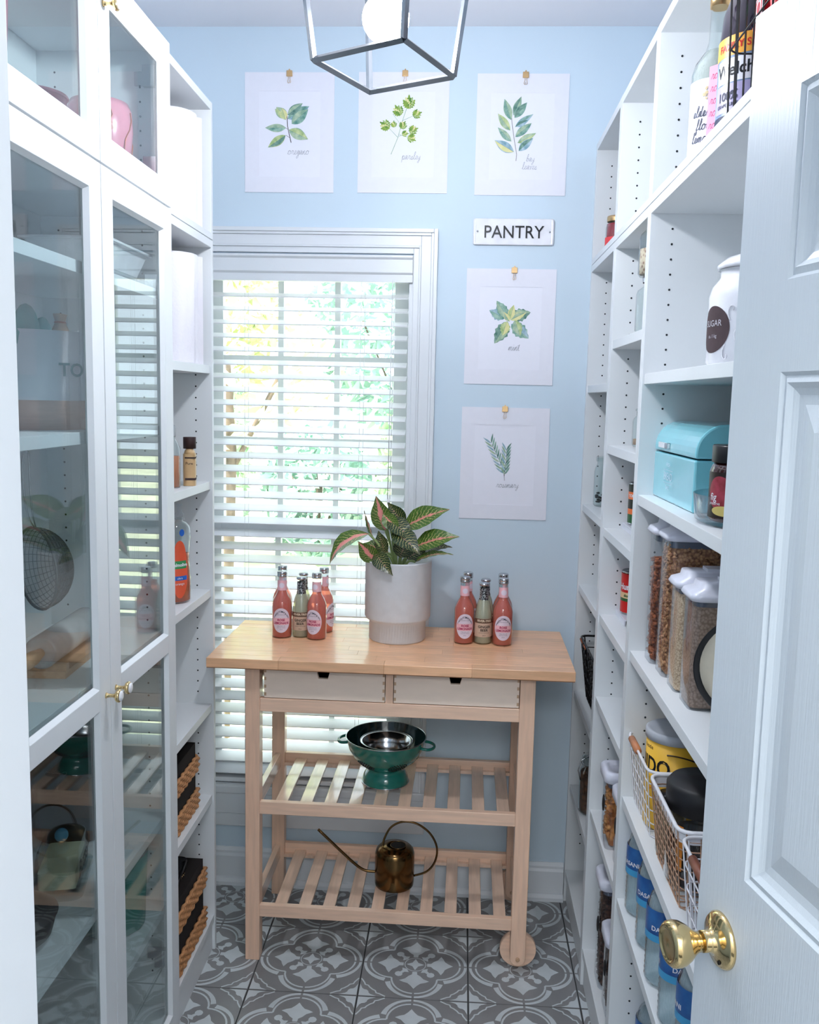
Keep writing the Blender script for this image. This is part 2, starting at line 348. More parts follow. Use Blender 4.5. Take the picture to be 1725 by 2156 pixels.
# tiled floor
ts = .3008; tx, ty = -.2393, 2.2679
def tile_mb():
    m = MB(); h = .5-.0055
    k = ts
    T = Matrix.Diagonal((k, k, 1, 1))
    m.box(-h*k, h*k, -h*k, h*k, -.0045, 0, TILEB)
    e = .00035
    for q in range(4):
        R = Matrix.Rotation(q*PI/2, 4, 'Z') @ T
        for sg in (1, -1):
            R2 = R @ Matrix.Diagonal((sg, 1, 1, 1))
            # crescent band
            vs = []; n = 9
            for i in range(n):
                a = math.radians(2.2+(76-2.2)*i/(n-1)); vs.append((.276*math.sin(a), .214+.276*math.cos(a), e))
                a2 = math.radians(2.6+(84-2.6)*i/(n-1)); vs.append((.221*math.sin(a2), .244+.221*math.cos(a2), e))
            m.add(vs, [(2*i, 2*i+1, 2*i+3, 2*i+2) for i in range(n-1)], TILEL, False, R2)
            n = 9; pts = [(.212*math.sin(math.radians(2.5+88*i/(n-1))), .214+.212*math.cos(math.radians(2.5+88*i/(n-1)))) for i in range(n)]
            m.stroke(pts, .017, TILEL, e, R2)
        # lily
        half = [(.022, .112), (.024, .150), (.055, .175), (.085, .215), (.14, .245), (.10, .268), (.06, .282), (.03, .315), (0, .36)]
        pts = half+[(-x, y) for x, y in half[-2::-1]]
        m.poly(pts, TILEL, e, R)
        # diagonal bud
        a = .707; c = []
        D2 = Matrix.Rotation(-PI/4, 4, 'Z')
        m.poly([(.0, .105), (.045, .125), (.016, .15), (.014, .18), (.03, .19), (.038, .215), (.025, .24), (0, .248), (-.025, .24), (-.038, .215), (-.03, .19), (-.014, .18), (-.016, .15), (-.045, .125)], TILEL, e, R @ D2)
        # centre star
        m.poly([(0, 0), (.02, .02), (.035, .045), (0, .085)][0:1]+[(.028, .028), (0, .085), (-.028, .028)], TILEL, e, R)
        # corner cross petal and its wavy outline
        C0 = R @ Matrix.Translation((-.5, -.5, 0))
        m.poly([(.010, .010), (.17, .010), (.115, .032), (.098, .05), (.092, .075), (.075, .092), (.05, .098), (.032, .115), (.010, .17)], TILEL, e, C0)
        m.stroke([(.25, .012), (.195, .045), (.165, .055), (.155, .085), (.13, .1), (.115, .115), (.1, .13), (.085, .155), (.055, .165), (.045, .195), (.012, .25)], .014, TILEL, e, C0)
    # ring around the centre
    m.stroke([(.1*math.cos(2*PI*i/20)*ts, .1*math.sin(2*PI*i/20)*ts) for i in range(20)], .0022, TILEL, e*.8, closed=True)
    return m
tme = tile_mb().mesh('tile')
def cutmesh(me, co, no):
    m2 = me.copy(); bm = bmesh.new(); bm.from_mesh(m2)
    bmesh.ops.bisect_plane(bm, geom=bm.verts[:]+bm.edges[:]+bm.faces[:], plane_co=co, plane_no=no, clear_outer=True)
    bm.to_mesh(m2); bm.free(); return m2
tlast = cutmesh(tme, (0, D-.001-(ty+1.5*ts), 0), (0, 1, 0))
for i in range(-2, 3):
    for j in range(-9, 2):
        o = bpy.data.objects.new('tile', tlast if j == 1 else tme); COL.objects.link(o); o.parent = floor
        o.location = (tx+(i+.5)*ts, ty+(j+.5)*ts, 0)
# ------------------------------------------------------------------ window
win = thing('window_1', '', '', (0, 0, 0)); del win['label']; del win['category']; win['kind'] = 'structure'
def frame_rect(m, x0, x1, z0, z1, wd, y0, y1, mt, bottom=True):
    m.box(x0, x0+wd, y0, y1, z0, z1, mt).box(x1-wd, x1, y0, y1, z0, z1, mt).box(x0+wd, x1-wd, y0, y1, z1-wd, z1, mt)
    if bottom: m.box(x0+wd, x1-wd, y0, y1, z0, z0+wd, mt)
c = MB(); CX0, CX1, CZ1 = WX0-.075, -.087, 2.120
for ins, wd, d in ((0, .012, .022), (.012, .008, .018), (.020, .030, .013), (.050, .006, .016), (.056, .017, .011)):
    frame_rect(c, CX0+ins, CX1-ins, .33, CZ1-ins, wd, D-d, D+.001, TRIM, False)
c.build('casing', win, bevel=.0015)
MB().box(CX0-.015, CX1+.01, D-.024, D+.03, .315, .345, TRIM).build('sill', win, bevel=.005)
MB().box(CX0, CX1, D-.018, D, .245, .315, TRIM).box(CX0, CX1, D-.014, D, .200, .245, TRIM).build('apron', win, bevel=.003)
j = MB(); j.box(WX0, WX0+.012, D+.001, D+.12, WZ0+.015, WZ1, TRIM).box(WX1-.012, WX1, D+.001, D+.12, WZ0+.015, WZ1, TRIM).box(WX0+.012, WX1-.012, D+.001, D+.12, WZ1-.012, WZ1, TRIM).box(WX0+.012, WX1-.012, D+.001, D+.12, WZ0, WZ0+.015, TRIM)
j.build('jamb', win)
GX = [-.768, -.583, -.402, -.221]
def sash(name, y0, z0, z1, zs):
    m = MB(); m.box(WX0+.013, GX[0], y0, y0+.03, z0, z1, TRIM).box(GX[3], WX1-.013, y0, y0+.03, z0, z1, TRIM)
    m.box(GX[0], GX[3], y0, y0+.03, z0, zs[0], TRIM).box(GX[0], GX[3], y0, y0+.03, zs[-1], z1, TRIM)
    o = m.build(name, win, bevel=.002)
    q = MB()
    for x in GX[1:3]: q.box(x-.009, x+.009, y0+.004, y0+.026, zs[0], zs[-1], TRIM)
    for z in zs[1:-1]:
        for k in range(3): q.box(GX[k]+(.009 if k else 0), GX[k+1]-(.009 if k < 2 else 0), y0+.004, y0+.026, z-.009, z+.009, TRIM)
    q.build('muntin', o)
    for i in range(3):
        for k in range(len(zs)-1):
            MB().box(GX[i]+.006, GX[i+1]-.006, y0+.013, y0+.016, zs[k]+.006, zs[k+1]-.006, WGLASS).build('pane', o)
sash('upper_sash', D+.078, 1.160, 2.026, [1.205, 1.47, 1.73, 1.975])
sash('lower_sash', D+.046, .346, 1.205, [.42, .66, .91, 1.160])
m = MB()
for x in (-.62, -.36): m.box(x-.03, x+.03, D+.048, D+.076, 1.206, 1.214, WHITEP).box(x-.012, x+.02, D+.050, D+.060, 1.214, 1.219, CHROME)
m.build('sash_lock', win)
# blinds
bl = thing('window_blind', 'white horizontal slat blind hanging inside the window casing', 'blind', (0, D+.020, 0))
bx0, bx1 = WX0+.006, WX1-.016
MB().extr([(-.032, -.078), (-.032, -.056), (-.038, -.050), (-.038, -.012), (-.044, -.006), (-.044, 0), (-.028, 0), (-.028, -.078)], WX0+.003, WX1-.002, 'x', TRIM, Matrix.Translation((0, 0, 2.040))).build('valance', bl)
MB().box(bx0, bx1, -.02, .02, 1.966, 2.0, BLIND).build('head_rail', bl)
sm = MB(); c_, s_ = math.cos(math.radians(18)), math.sin(math.radians(18))
sm.box(bx0, bx1, -.025, .025, -.0014, .0014, BLIND, Matrix.Rotation(math.radians(18), 4, 'X')); sme = sm.mesh('slat')
zt = 1.9215; dz = .0415; ns = 38
for k in range(ns):
    o = bpy.data.objects.new('slat', sme); COL.objects.link(o); o.parent = bl; o.location = (0, 0, zt-k*dz)
MB().box(bx0, bx1, -.025, .025, .348, .3635, BLIND).build('bottom_rail', bl, bevel=.003)
for x in (-.678, -.318):
    m = MB().tube([(x, -.0275, 1.966), (x, -.0275, .415)], .0006, BLIND, 4).tube([(x+.012, -.0275, 1.966), (x+.012, -.0275, .415)], .0006, BLIND, 4)
    for k in range(ns): m.tube([(x, -.026, zt-k*dz-.008), (x, .026, zt-k*dz+.006)], .0007, mat('cord_grey', (150, 154, 160), .7), 3)  # ladder rungs in plain grey
    m.build('ladder_cord', bl)
MB().tube([(-.222, -.034, 1.966), (-.225, -.034, 1.3)], .0015, BLIND, 5).tube([(-.216, -.034, 1.966), (-.218, -.034, 1.3)], .001, BLIND, 5).sphere((-.222, -.034, 1.29), .006, BLIND, 8, (1, 1, 2)).build('lift_cord', bl)
struct(MB().box(XL-1.5, XR+1.5, D+.12, D+.75, 2.70, 2.78, TRIM), 'eave_sky_block')  # unseen roof eave, added to cut the sky light on the slats
# ------------------------------------------------------------------ outside
LAWN = mat('lawn', (226, 228, 190), .9, var=.25, scale=1.2, bump=.3)
tag(MB().box(-14, 12, D+.7, 34, -.9, -.6, LAWN).build('lawn'), 'sunlit pale green lawn beyond the window', 'lawn')['kind'] = 'stuff'
LEAFM = [mat('hedge_leaf', (186, 210, 172), .6, var=.35, scale=2), mat('yellow_leaf', (222, 230, 172), .6, var=.3, scale=2), mat('bluish_leaf', (184, 214, 200), .6, var=.3, scale=2)]
BARK = mat('bark', (120, 104, 88), .9, var=.2)
def bush(name, label, cat, loc, rad, n, mt, trunk=None, group=None, sz=.07):
    t = thing(name, label, cat, loc, group=group)
    m = MB()
    for _ in range(n):
        u, v = random.uniform(-1, 1), random.uniform(0, 2*PI); r = random.uniform(.55, 1)**.5
        s = math.sqrt(1-u*u); c = Vector((rad[0]*r*s*math.cos(v), rad[1]*r*s*math.sin(v), rad[2]*r*u+(rad[2]+(trunk or 0))))
        a = Vector((random.gauss(0, 1), random.gauss(0, 1), random.gauss(0, 1))).normalized(); bq = a.orthogonal().normalized()
        L = sz*random.uniform(.7, 1.4)
        m.add([c-a*L, c+bq*L*.4, c+a*L, c-bq*L*.4], [(0, 1, 2, 3)], mt)
    m.norecalc = True
    m.build('foliage', t, kind='stuff')
    th = (trunk or .3)
    q = MB().tube([(0, 0, 0), (.05, 0, th), (.0, .05, th+rad[2])], .05 if trunk else .03, BARK, 7)
    for k in range(4): q.tube([(.03, 0, th*.9), (math.cos(k*1.6)*rad[0]*.5, math.sin(k*1.6)*rad[1]*.5, th+rad[2]*.9)], .018, BARK, 5)
    q.build('trunk', t)
    return t
for i, x in enumerate((-6.4, -4.9, -3.4, -1.9, -.4, 1.1)):
    bush('garden_shrub', ['rounded green shrub at left end of the garden hedge', 'bushy bluish shrub second from left in the garden hedge', 'mid green shrub seen in the left window panes', 'bluish green shrub seen in the middle window panes', 'green shrub seen in the right window panes', 'shrub at right end of the garden hedge'][i], 'shrub', (x, 11.5+.5*(i % 2), -.60), (.73, .7, .95+.25*(i % 3)), 1500, LEAFM[(0, 2, 0, 2, 0, 2)[i]], sz=.10)
bush('garden_tree', 'tall yellow green tree behind the hedge, left of window', 'tree', (-5.2, 16, -.60), (2.0, 1.8, 2.2), 2600, LEAFM[1], trunk=1.6, sz=.16)
bush('garden_tree', 'tall bluish green tree behind the hedge, middle of window', 'tree', (-.9, 17, -.60), (2.0, 1.8, 2.4), 2600, LEAFM[2], trunk=1.5, sz=.16)
bush('garden_tree', 'slim young tree with hanging yellow green leaves near the window', 'tree', (-1.5, 5.6, -.60), (.75, .6, .55), 420, LEAFM[1], trunk=1.85, sz=.07)
t = thing('garden_fence', 'white picket post fence in front of garden hedge', 'fence', (0, 10.2, -.60))
for k in range(5): MB().box(-5.6+k*1.5, -5.5+k*1.5, 0, .08, 0, 1.15, TRIM).build('post', t)
MB().box(-5.6, .5, .02, .06, .95, 1.03, TRIM).build('rail', t); 
# ------------------------------------------------------------------ door (open, hinged right)
dd = Vector((.226, -.9741, 0)); dang = math.atan2(dd.y, dd.x)
door = thing('door_1', '', '', (.3138, 1.0878, 0), dang); del door['label']; del door['category']; door['kind'] = 'structure'
# local +x runs from latch edge to hinge; the visible face is local -y
DW, DH = .672, 2.03
def panel_face(m, x0, x1, z0, z1, ysign, y):
    R = [(0, 0), (.004, .004), (.011, .0015), (.017, .006), (.024, .009), (.034, .010), (.062, .003)]
    vs = []
    for ins, dp in R: vs += [(x0+ins, y-ysign*dp, z0+ins), (x1-ins, y-ysign*dp, z0+ins), (x1-ins, y-ysign*dp, z1-ins), (x0+ins, y-ysign*dp, z1-ins)]
    fs = []
    for k in range(len(R)-1):
        for i in range(4): fs.append((4*k+i, 4*k+(i+1) % 4, 4*k+4+(i+1) % 4, 4*k+4+i))
    fs.append([4*(len(R)-1)+i for i in range(4)]); m.add(vs, fs, DOORP)
m = MB(); xs = [0, .098, .291, .381, .574, DW]; zs = [0, .21, .80, 1.064, 1.637, 1.733, 1.929, DH]
for ysg, y in ((-1, 0), (1, .035)):
    for i in range(5):
        for k in range(7):
            if i in (1, 3) and k in (1, 3, 5): panel_face(m, xs[i], xs[i+1], zs[k], zs[k+1], ysg, y)
            else: m.add([(xs[i], y, zs[k]), (xs[i+1], y, zs[k]), (xs[i+1], y, zs[k+1]), (xs[i], y, zs[k+1])], [(0, 1, 2, 3)], DOORP)
m.add([(0, 0, 0), (0, .035, 0), (0, .035, DH), (0, 0, DH)], [(0, 1, 2, 3)], DOORP); m.add([(DW, 0, 0), (DW, .035, 0), (DW, .035, DH), (DW, 0, DH)], [(0, 1, 2, 3)], DOORP)
m.add([(0, 0, DH), (DW, 0, DH), (DW, .035, DH), (0, .035, DH)], [(0, 1, 2, 3)], DOORP); m.add([(0, 0, 0), (DW, 0, 0), (DW, .035, 0), (0, .035, 0)], [(0, 1, 2, 3)], DOORP)
m.build('door_slab', door, loc=(0, 0, .012))
KM = Matrix.Translation((.060, 0, .980)) @ Matrix.Rotation(PI/2, 4, 'X')
kn = MB().lathe([(.033, 0), (.033, .003), (.030, .007), (.020, .010), (.0145, .013), (.0125, .018), (.0125, .026)], BRASS, 40, KM)
kn.lathe([(.0115, .026), (.0118, .032), (.015, .038), (.021, .045), (.0255, .053), (.0268, .060), (.026, .066), (.023, .0695), (.019, .0705), (.0185, .069), (.016, .0685), (.0001, .070)], BRASS, 40, KM)
kn.lathe([(.0025, .0085), (.0025, .0105)], DARK, 10, KM @ Matrix.Translation((.013, -.020, 0)))
kn.build('door_knob', door)
KM2 = Matrix.Translation((.060, .035, .980)) @ Matrix.Rotation(-PI/2, 4, 'X')
MB().lathe([(.033, 0), (.033, .003), (.020, .010), (.0125, .018), (.0118, .032), (.021, .045), (.0268, .060), (.023, .0695), (.0001, .070)], BRASS, 32, KM2).build('door_knob', door)
h_ = MB()
for z in (.2, 1.0, 1.8): h_.lathe([(.006, 0), (.006, .09)], BRASS, 12, Matrix.Translation((DW+.004, -.002, z)))
h_.build('hinge', door)
# ------------------------------------------------------------------ bookcases
def bookcase(name, label, y0, y1, xf, xb, shelves, sgn, ext=True):
    """xf front plane, xb back; sgn = +1 when the front faces +x (left wall)"""
    t = thing(name, label, 'bookcase', ((xf+xb)/2, (y0+y1)/2, 0)); cx, cy = (xf+xb)/2, (y0+y1)/2
    lo, hi = min(xf, xb)-cx, max(xf, xb)-cx; a, b_ = y0-cy, y1-cy; th = .0165
    for z0, z1 in ((0, 2.019), (2.021, 2.37)):
        for ya, yb in ((a+.0005, a+th), (b_-th, b_-.0005)):
            MB().box(lo, hi, ya, yb, z0, z1, LAM).build('side_panel', t, bevel=.0008)
    bk = lo if xb < xf else hi
    for z0, z1 in ((.07, 2.0), (2.03, 2.36)):
        MB().box(min(bk, bk+sgn*.004), max(bk, bk+sgn*.004), a+th, b_-th, z0, z1, LAM).build('back_panel', t)
    fr = hi if sgn > 0 else lo
    def shelf(z, inset, thick, nm='shelf'):
        x0, x1 = sorted((fr-sgn*inset, bk+sgn*.005))
        MB().box(x0, x1, a+th+.0002, b_-th-.0002, z-thick, z, LAM).build(nm, t, bevel=.0008)
    for z in shelves: shelf(z, .004 if sgn < 0 else .006, .022)
    shelf(2.019, .0, .020, 'top_panel'); shelf(2.037, .0, .016, 'bottom_panel'); shelf(2.369, 0, .020, 'top_panel'); shelf(.108, .002, .022, 'bottom_panel')
    x0, x1 = sorted((fr-sgn*.008, fr-sgn*.024)); MB().box(x0, x1, a+th, b_-th, .001, .086, LAM).build('plinth', t)
    m = MB(); z = .20
    while z < 2.33:
        if not (1.97 < z < 2.07) and min(abs(z-(s-.010)) for s in shelves) > .016:
            for xx in (fr-sgn*.045, fr-sgn*.235):
                for yy, ny in ((a+th, 1), (b_-th, -1)):
                    M = Matrix.Translation((xx, yy+ny*.0004, z)) @ Matrix.Rotation(PI/2, 4, 'X')
                    m.lathe([(.0024, -.0003), (.0024, .0003)], HOLE, 6, M, smooth=False)
        z += .0305
    m.build('pin_holes', t, kind='stuff')
    return t, (cx, cy)
XF = -.678
SL = [1.69, 1.376, 1.075, .745, .475]
bcl, _ = bookcase('bookcase', 'narrow open white bookcase beside the glass doored cabinet, nearest window', 2.0545, 2.4545, XF, XF-.28, SL, 1)
SC = [1.842, 1.540, 1.066, .612, .385]
cab, (ccx, ccy) = bookcase('glass_cabinet', 'white display cabinet with tall glass doors on the left', 1.2545, 2.0535, XF, XF-.28, SC, 1)
cab['category'] = 'cabinet'
RB = [(2.3875, D-.002, [1.664, 1.303, 1.051, .708, .398], 'farthest narrow white bookcase of the right wall, touching the blue wall'),
      (1.9555, 2.3865, [1.771, 1.505, 1.289, 1.058, .833, .515], 'middle narrow white bookcase of the right wall, with red can on a shelf'),
      (1.150, 1.9545, [1.675, 1.421, 1.081, .749, .509], 'wide white bookcase of the right wall, partly behind the open door')]
for y0, y1, sh, lb in RB: bookcase('bookcase', lb, y0, y1, .374, .654, sh, -1)
# glass doors of the cabinet
KNOBW = mat('porcelain_white', (240, 240, 244), .15, coat=.5)
def glass_door(y0, y1, z0, z1, rails, knob_y=None, knob_z=None):
    """local to the cabinet empty; frame in the y-z plane in front of the carcass"""
    xa, xb2 = XF+.0012-ccx, XF+.0172-ccx; a, b_ = y0-ccy+.0015, y1-ccy-.0015; st = .0525
    m = MB()
    def rail(ya, yb, za, zb): m.box(xa, xb2, ya, yb, za, zb, LAM)
    rail(a, a+st, z0, z1); rail(b_-st, b_, z0, z1)
    for za, zb in rails: rail(a+st, b_-st, za, zb)
    # sloped inner lip
    d = m.build('glass_door', cab, bevel=.0012)
    lip = MB(); L = .006
    for k in range(len(rails)-1):
        za, zb = rails[k][1], rails[k+1][0]
        for (p, q) in (((a+st, za), (a+st, zb)), ((b_-st, zb), (b_-st, za)), ((a+st, zb), (b_-st, zb)), ((b_-st, za), (a+st, za))):
            ix = lambda c_: (c_[0]+(L if c_[0] < 0.5*(a+b_) else -L), c_[1]+(L if c_[1] < .5*(za+zb) else -L))
            p2, q2 = ix(p), ix(q)
            lip.add([(xb2-.0005, p[0], p[1]), (xb2-.0005, q[0], q[1]), (xa+.006, q2[0], q2[1]), (xa+.006, p2[0], p2[1])], [(0, 1, 2, 3)], LAM)
        g = MB().box(xa+.003, xa+.006, a+st+.0005, b_-st-.0005, za+.0005, zb-.0005, GLASS); g.build('glass_pane', d)
    lip.norecalc = True; lip.build('bevel_lip', d)
    if knob_y is not None:
        KM = Matrix.Translation((xb2, knob_y-ccy, knob_z)) @ Matrix.Rotation(PI/2, 4, 'Y')
        k = MB().lathe([(.006, 0), (.004, .003), (.0032, .012), (.005, .018), (.0105, .020), (.0125, .023), (.0125, .026), (.0105, .028)], BRASS, 20, KM)
        k.lathe([(.0100, .0275), (.0095, .0305), (.005, .032), (.0001, .0322)], KNOBW, 20, KM); k.build('door_knob', d)
    return d
for y0, y1, ky in ((1.2545, 1.6540, 1.630), (1.6540, 2.0535, 1.679)):
    glass_door(y0, y1, .045, 2.019, [(.045, .110), (1.018, 1.060), (1.968, 2.019)], ky, 1.040)
    glass_door(y0, y1, 2.023, 2.37, [(2.023, 2.075), (2.318, 2.37)], ky, 2.30)
HM = Matrix
m = MB()
for z in (.25, 1.0, 1.85, 2.10, 2.29):
    for y in (1.272, 2.036):
        m.box(XF-.055-ccx, XF-.012-ccx, y-.006-ccy, y+.006-ccy, z-.014, z+.014, STEEL).box(XF-.03-ccx, XF-.002-ccx, y-.02*(1 if y > 1.6 else -1)-.008-ccy, y-.02*(1 if y > 1.6 else -1)+.008-ccy, z-.022, z+.022, STEEL)
m.build('hinge', cab)
# ------------------------------------------------------------------ kitchen cart
ct = thing('kitchen_cart', 'birch kitchen cart with butcher block top under the window', 'cart', (-.1768, 2.5755, 0), -.0071)
top = MB().box(-.499, .499, -.2145, .2145, .8725, .874, mat('top_core', (150, 100, 66), .6)).build('worktop', ct)
rows = 10; rw = .43/rows
rnd = random.Random(3)
for r_ in range(rows):
    x = -.5; ya = -.215+r_*rw
    while x < .4999:
        L = rnd.uniform(.13, .42); x2 = min(.5, x+L)
        if .5-x2 < .06: x2 = .5
        MB().box(x+.0001, x2-.0001, ya+.0001, ya+rw-.0001, .8741, .9, STAVE).build('stave', top, bevel=.0006 if 0 < r_ < rows-1 else .0012)
        x = x2
lx0, lx1 = -.401, -.360
RX0, RX1 = .357, .399
FY0, FY1 = -.180, -.140; BY0, BY1 = .170, .205
def leg(x0, x1, y0, y1, z0, nm='leg'):
    return MB().box(x0, x1, y0, y1, z0, .8725, BIRCHV).build(nm, ct, bevel=.002)
leg(lx0, lx1, FY0, FY1, 0); leg(lx0, lx1, BY0, BY1, 0)
for y0, y1 in ((FY0, FY1), (BY0, BY1)):
    prof = [(RX0, .8725), (RX0, .050)]+[(RX0+.021-.021*math.cos(a), .050-.021*math.sin(a)) for a in [PI*k/8 for k in range(1, 8)]]+[(RX1, .050), (RX1, .8725)]
    MB().extr(prof, y0, y1, 'y', BIRCHV).build('leg', ct, bevel=.0015)
    wh = MB().lathe([(.0505, 0), (.052, .002), (.052, .018), (.0505, .020)], BIRCH, 40, Matrix.Translation((RX0+.024, y1+.021, .052)) @ Matrix.Rotation(PI/2, 4, 'X')).build('wheel', ct)
    MB().lathe([(.006, 0), (.006, .003), (.004, .004)], DOVE, 14, Matrix.Translation((RX0+.021, y0, .050)) @ Matrix.Rotation(PI/2, 4, 'X')).build('axle', wh)
def rail(z0, z1, y0, y1, mt=BIRCH): return MB().box(lx1, RX0, y0, y1, z0, z1, mt).build('rail', ct, bevel=.0015)
rail(.742, .780, FY0+.002, FY0+.020); rail(.442, .478, FY0+.002, FY0+.020); rail(.133, .168, FY0+.002, FY0+.020)
rail(.73, .8725, BY1-.018, BY1-.002); rail(.436, .478, BY1-.022, BY1-.004); rail(.133, .172, BY1-.022, BY1-.004)
for xa, xb2 in ((lx0+.012, lx1-.012), (RX0+.012, RX1-.012)):
    MB().box(xa, xb2, FY1, BY0, .742, .8725, BIRCHY).build('side_panel', ct)
    for z0 in (.436, .127): MB().box(xa, xb2, FY1, BY0, z0, z0+.046, BIRCHY).build('side_rail', ct, bevel=.0015)
for zt_ in (.462, .152):
    for k in range(10):
        x = -.325+k*.0703
        MB().box(x, x+.0355, FY0+.020, BY1-.022, zt_-.012, zt_, BIRCHY).build('slat', ct, bevel=.0015)
    MB().box(lx1, RX0, FY0+.020, FY0+.034, zt_-.022, zt_-.012, BIRCHY).build('ledger', ct); MB().box(lx1, RX0, BY1-.036, BY1-.022, zt_-.022, zt_-.012, BIRCHY).build('ledger', ct)
# divider + drawers
MB().box(-.0105, .0105, FY0+.004, BY0, .780, .8725, BIRCHV).build('divider', ct)
for xa, xb2 in ((lx1+.012, -.0125), (.0125, RX0-.002)):
    dr = MB(); zc = .8715; cx_ = (xa+xb2)/2 + (-.003)
    y0, y1 = FY0+.003, FY0+.015
    prof = [(xa, .782), (xb2, .782), (xb2, zc), (cx_+.0205, zc), (cx_+.0125, .842), (cx_-.0125, .842), (cx_-.0205, zc), (xa, zc)]
    dr.extr(prof, y0, y1, 'y', DRAWW)
    d = dr.build('drawer', ct, bevel=.0008)
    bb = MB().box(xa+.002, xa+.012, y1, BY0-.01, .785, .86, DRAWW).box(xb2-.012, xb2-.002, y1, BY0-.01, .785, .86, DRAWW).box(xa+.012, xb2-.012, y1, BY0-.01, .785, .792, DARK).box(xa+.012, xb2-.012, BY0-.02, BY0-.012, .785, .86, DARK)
    bb.build('drawer_box', d)
    dv = MB()
    for k in range(4):
        for x in (xa+.0001, xb2-.0061): dv.box(x, x+.006, y0-.0004, y0+.001, .788+k*.022, .797+k*.022, DOVE)
    dv.build('dovetail', d)
# ------------------------------------------------------------------ things on the cart
def rose_bottle(ang=-PI/2):
    t = thing('soda_bottle', 'x', 'bottle')
    rb = .0295
    gl = MB().lathe([(.027, 0), (rb, .003), (rb, .100), (.0285, .104), (.0265, .112), (.020, .125), (.0145, .135), (.0135, .145), (.0125, .182)], JARG, 28)
    gl.build('glass', t)
    MB().lathe([(.026, .003), (.0285, .005), (.0285, .100), (.0255, .112), (.019, .125), (.0135, .135), (.0125, .143), (.0001, .1435)], PINKLIQ, 24).build('lemonade', t)
    lb = MB(); R = rb+.0005
    patch_cyl(lb, LILAC, R, .018, .092, ang, .92, shape='oval')
    patch_cyl(lb, PINKLB, R+.0002, .042, .062, ang, .86, shape='rect', seg=12)
    def q(txt, s, z, mt, **k): text_cyl(lb, txt, s, mt, R+.0006, z, ang, **k)
    q('FENTIMANS', .0088, .079, NAVY, bold=.012, arc=38)
    q('ROSE', .0095, .0535, MAROON, bold=.03); q('LEMONADE', .0088, .0445, MAROON, bold=.03)
    q('~  botanically brewed  ~', .0034, .0715, NAVY); q('a fizzy drink with', .0036, .037, NAVY); q('rose otto extract', .0036, .0325, NAVY); q('275ml', .0036, .0265, NAVY)
    lb.build('label', t, label='pale oval label with maroon lettering')
    nk = MB(); sl_ = lambda z: (.0141-.0010*(z-.145)/.037)
    patch_cyl(nk, PINKLB, 0, .142, .172, ang, 1.5, shape='rect', slope=sl_, seg=12); patch_cyl(nk, LILAC, 0, .149, .165, ang, .6, shape='oval', slope=lambda z: sl_(z)+.0003)
    nk.build('neck_label', t)
    MB().lathe([(.0145, .182), (.0150, .184), (.0150, .188), (.0142, .189), (.0150, .190), (.0150, .1965), (.0135, .1985), (.0001, .1987)], CHROME, 28).build('cap', t)
    return t
def beer_bottle(ang=-PI/2):
    t = thing('soda_bottle', 'x', 'bottle')
    MB().lathe([(.024, 0), (.0265, .003), (.0265, .075), (.0255, .088), (.0195, .118), (.0145, .132), (.0125, .140), (.0120, .172)], JARG, 28).build('glass', t)
    MB().lathe([(.0235, .003), (.0255, .005), (.0255, .075), (.0245, .088), (.0185, .118), (.0135, .132), (.0001, .133)], BEER, 24).build('ginger_beer', t)
    lb = MB(); patch_cyl(lb, BEERLB, .0269, .023, .078, ang, 1.3, shape='rect', seg=16); patch_cyl(lb, mat('label_brown', (104, 78, 62), .5), .0271, .064, .0775, ang, 1.25, seg=16)
    def q(txt, s, z, mt, **k): text_cyl(lb, txt, s, mt, .0274, z, ang, **k)
    q('FEVER-TREE', .0085, .0685, mat('label_cream', (232, 214, 190), .5), bold=.03); q('GINGER', .0105, .050, BLACK, bold=.02); q('BEER', .0105, .040, BLACK, bold=.02); q('premium natural soda', .0036, .0345, BLACK); q('200ml', .004, .0265, BLACK)
    lb.build('label', t)
    MB().lathe([(.0148, .131), (.0130, .140), (.0126, .165)], FOIL, 24, caps=False).build('foil_collar', t)
    MB().lathe([(.0125, .172), (.0155, .174), (.0150, .178), (.0125, .181), (.0001, .1815)], CHROME, 21).build('cap', t)
    return t
g1 = 'small pink and clear soda bottles on the cart'
rb0 = rose_bottle(); bb0 = beer_bottle()
spots = [(rb0, (-.519, 2.614), .1, 'pink rose lemonade bottle at front left of the cart, full label showing'), (rb0, (-.414, 2.607), -.25, 'pink rose lemonade bottle front, right of the left ginger beer'),
 (rb0, (-.535, 2.700), .8, 'pink lemonade bottle behind the leftmost lemonade bottle'), (rb0, (-.405, 2.690), 1.2, 'pink lemonade bottle behind, beside the plant pot'),
 (rb0, (.023, 2.622), .1, 'pink lemonade bottle just right of the plant, in front'), (rb0, (.136, 2.616), .05, 'rightmost pink lemonade bottle, in front'),
 (rb0, (.032, 2.690), .9, 'pink lemonade bottle hidden behind the first one right of the plant'), (rb0, (.138, 2.684), 1.3, 'pink lemonade bottle hidden behind the rightmost one'),
 (bb0, (-.4635, 2.626), .05, 'clear ginger beer bottle between left lemonade bottles, in front'), (bb0, (-.468, 2.690), 1.0, 'clear ginger beer bottle behind the left front ginger beer'),
 (bb0, (.0795, 2.626), .1, 'clear ginger beer bottle between right lemonade bottles, in front'), (bb0, (.086, 2.686), 1.1, 'clear ginger beer bottle behind the right front ginger beer')]
used = set()
for o, p, rz, lb in spots:
    z = .9
    if id(o) not in used: used.add(id(o)); o.location = (p[0], p[1], z); o.rotation_euler = (0, 0, rz); o['label'] = lb; o['group'] = g1
    else: dup(o, (p[0], p[1], z), rz, lb, g1)
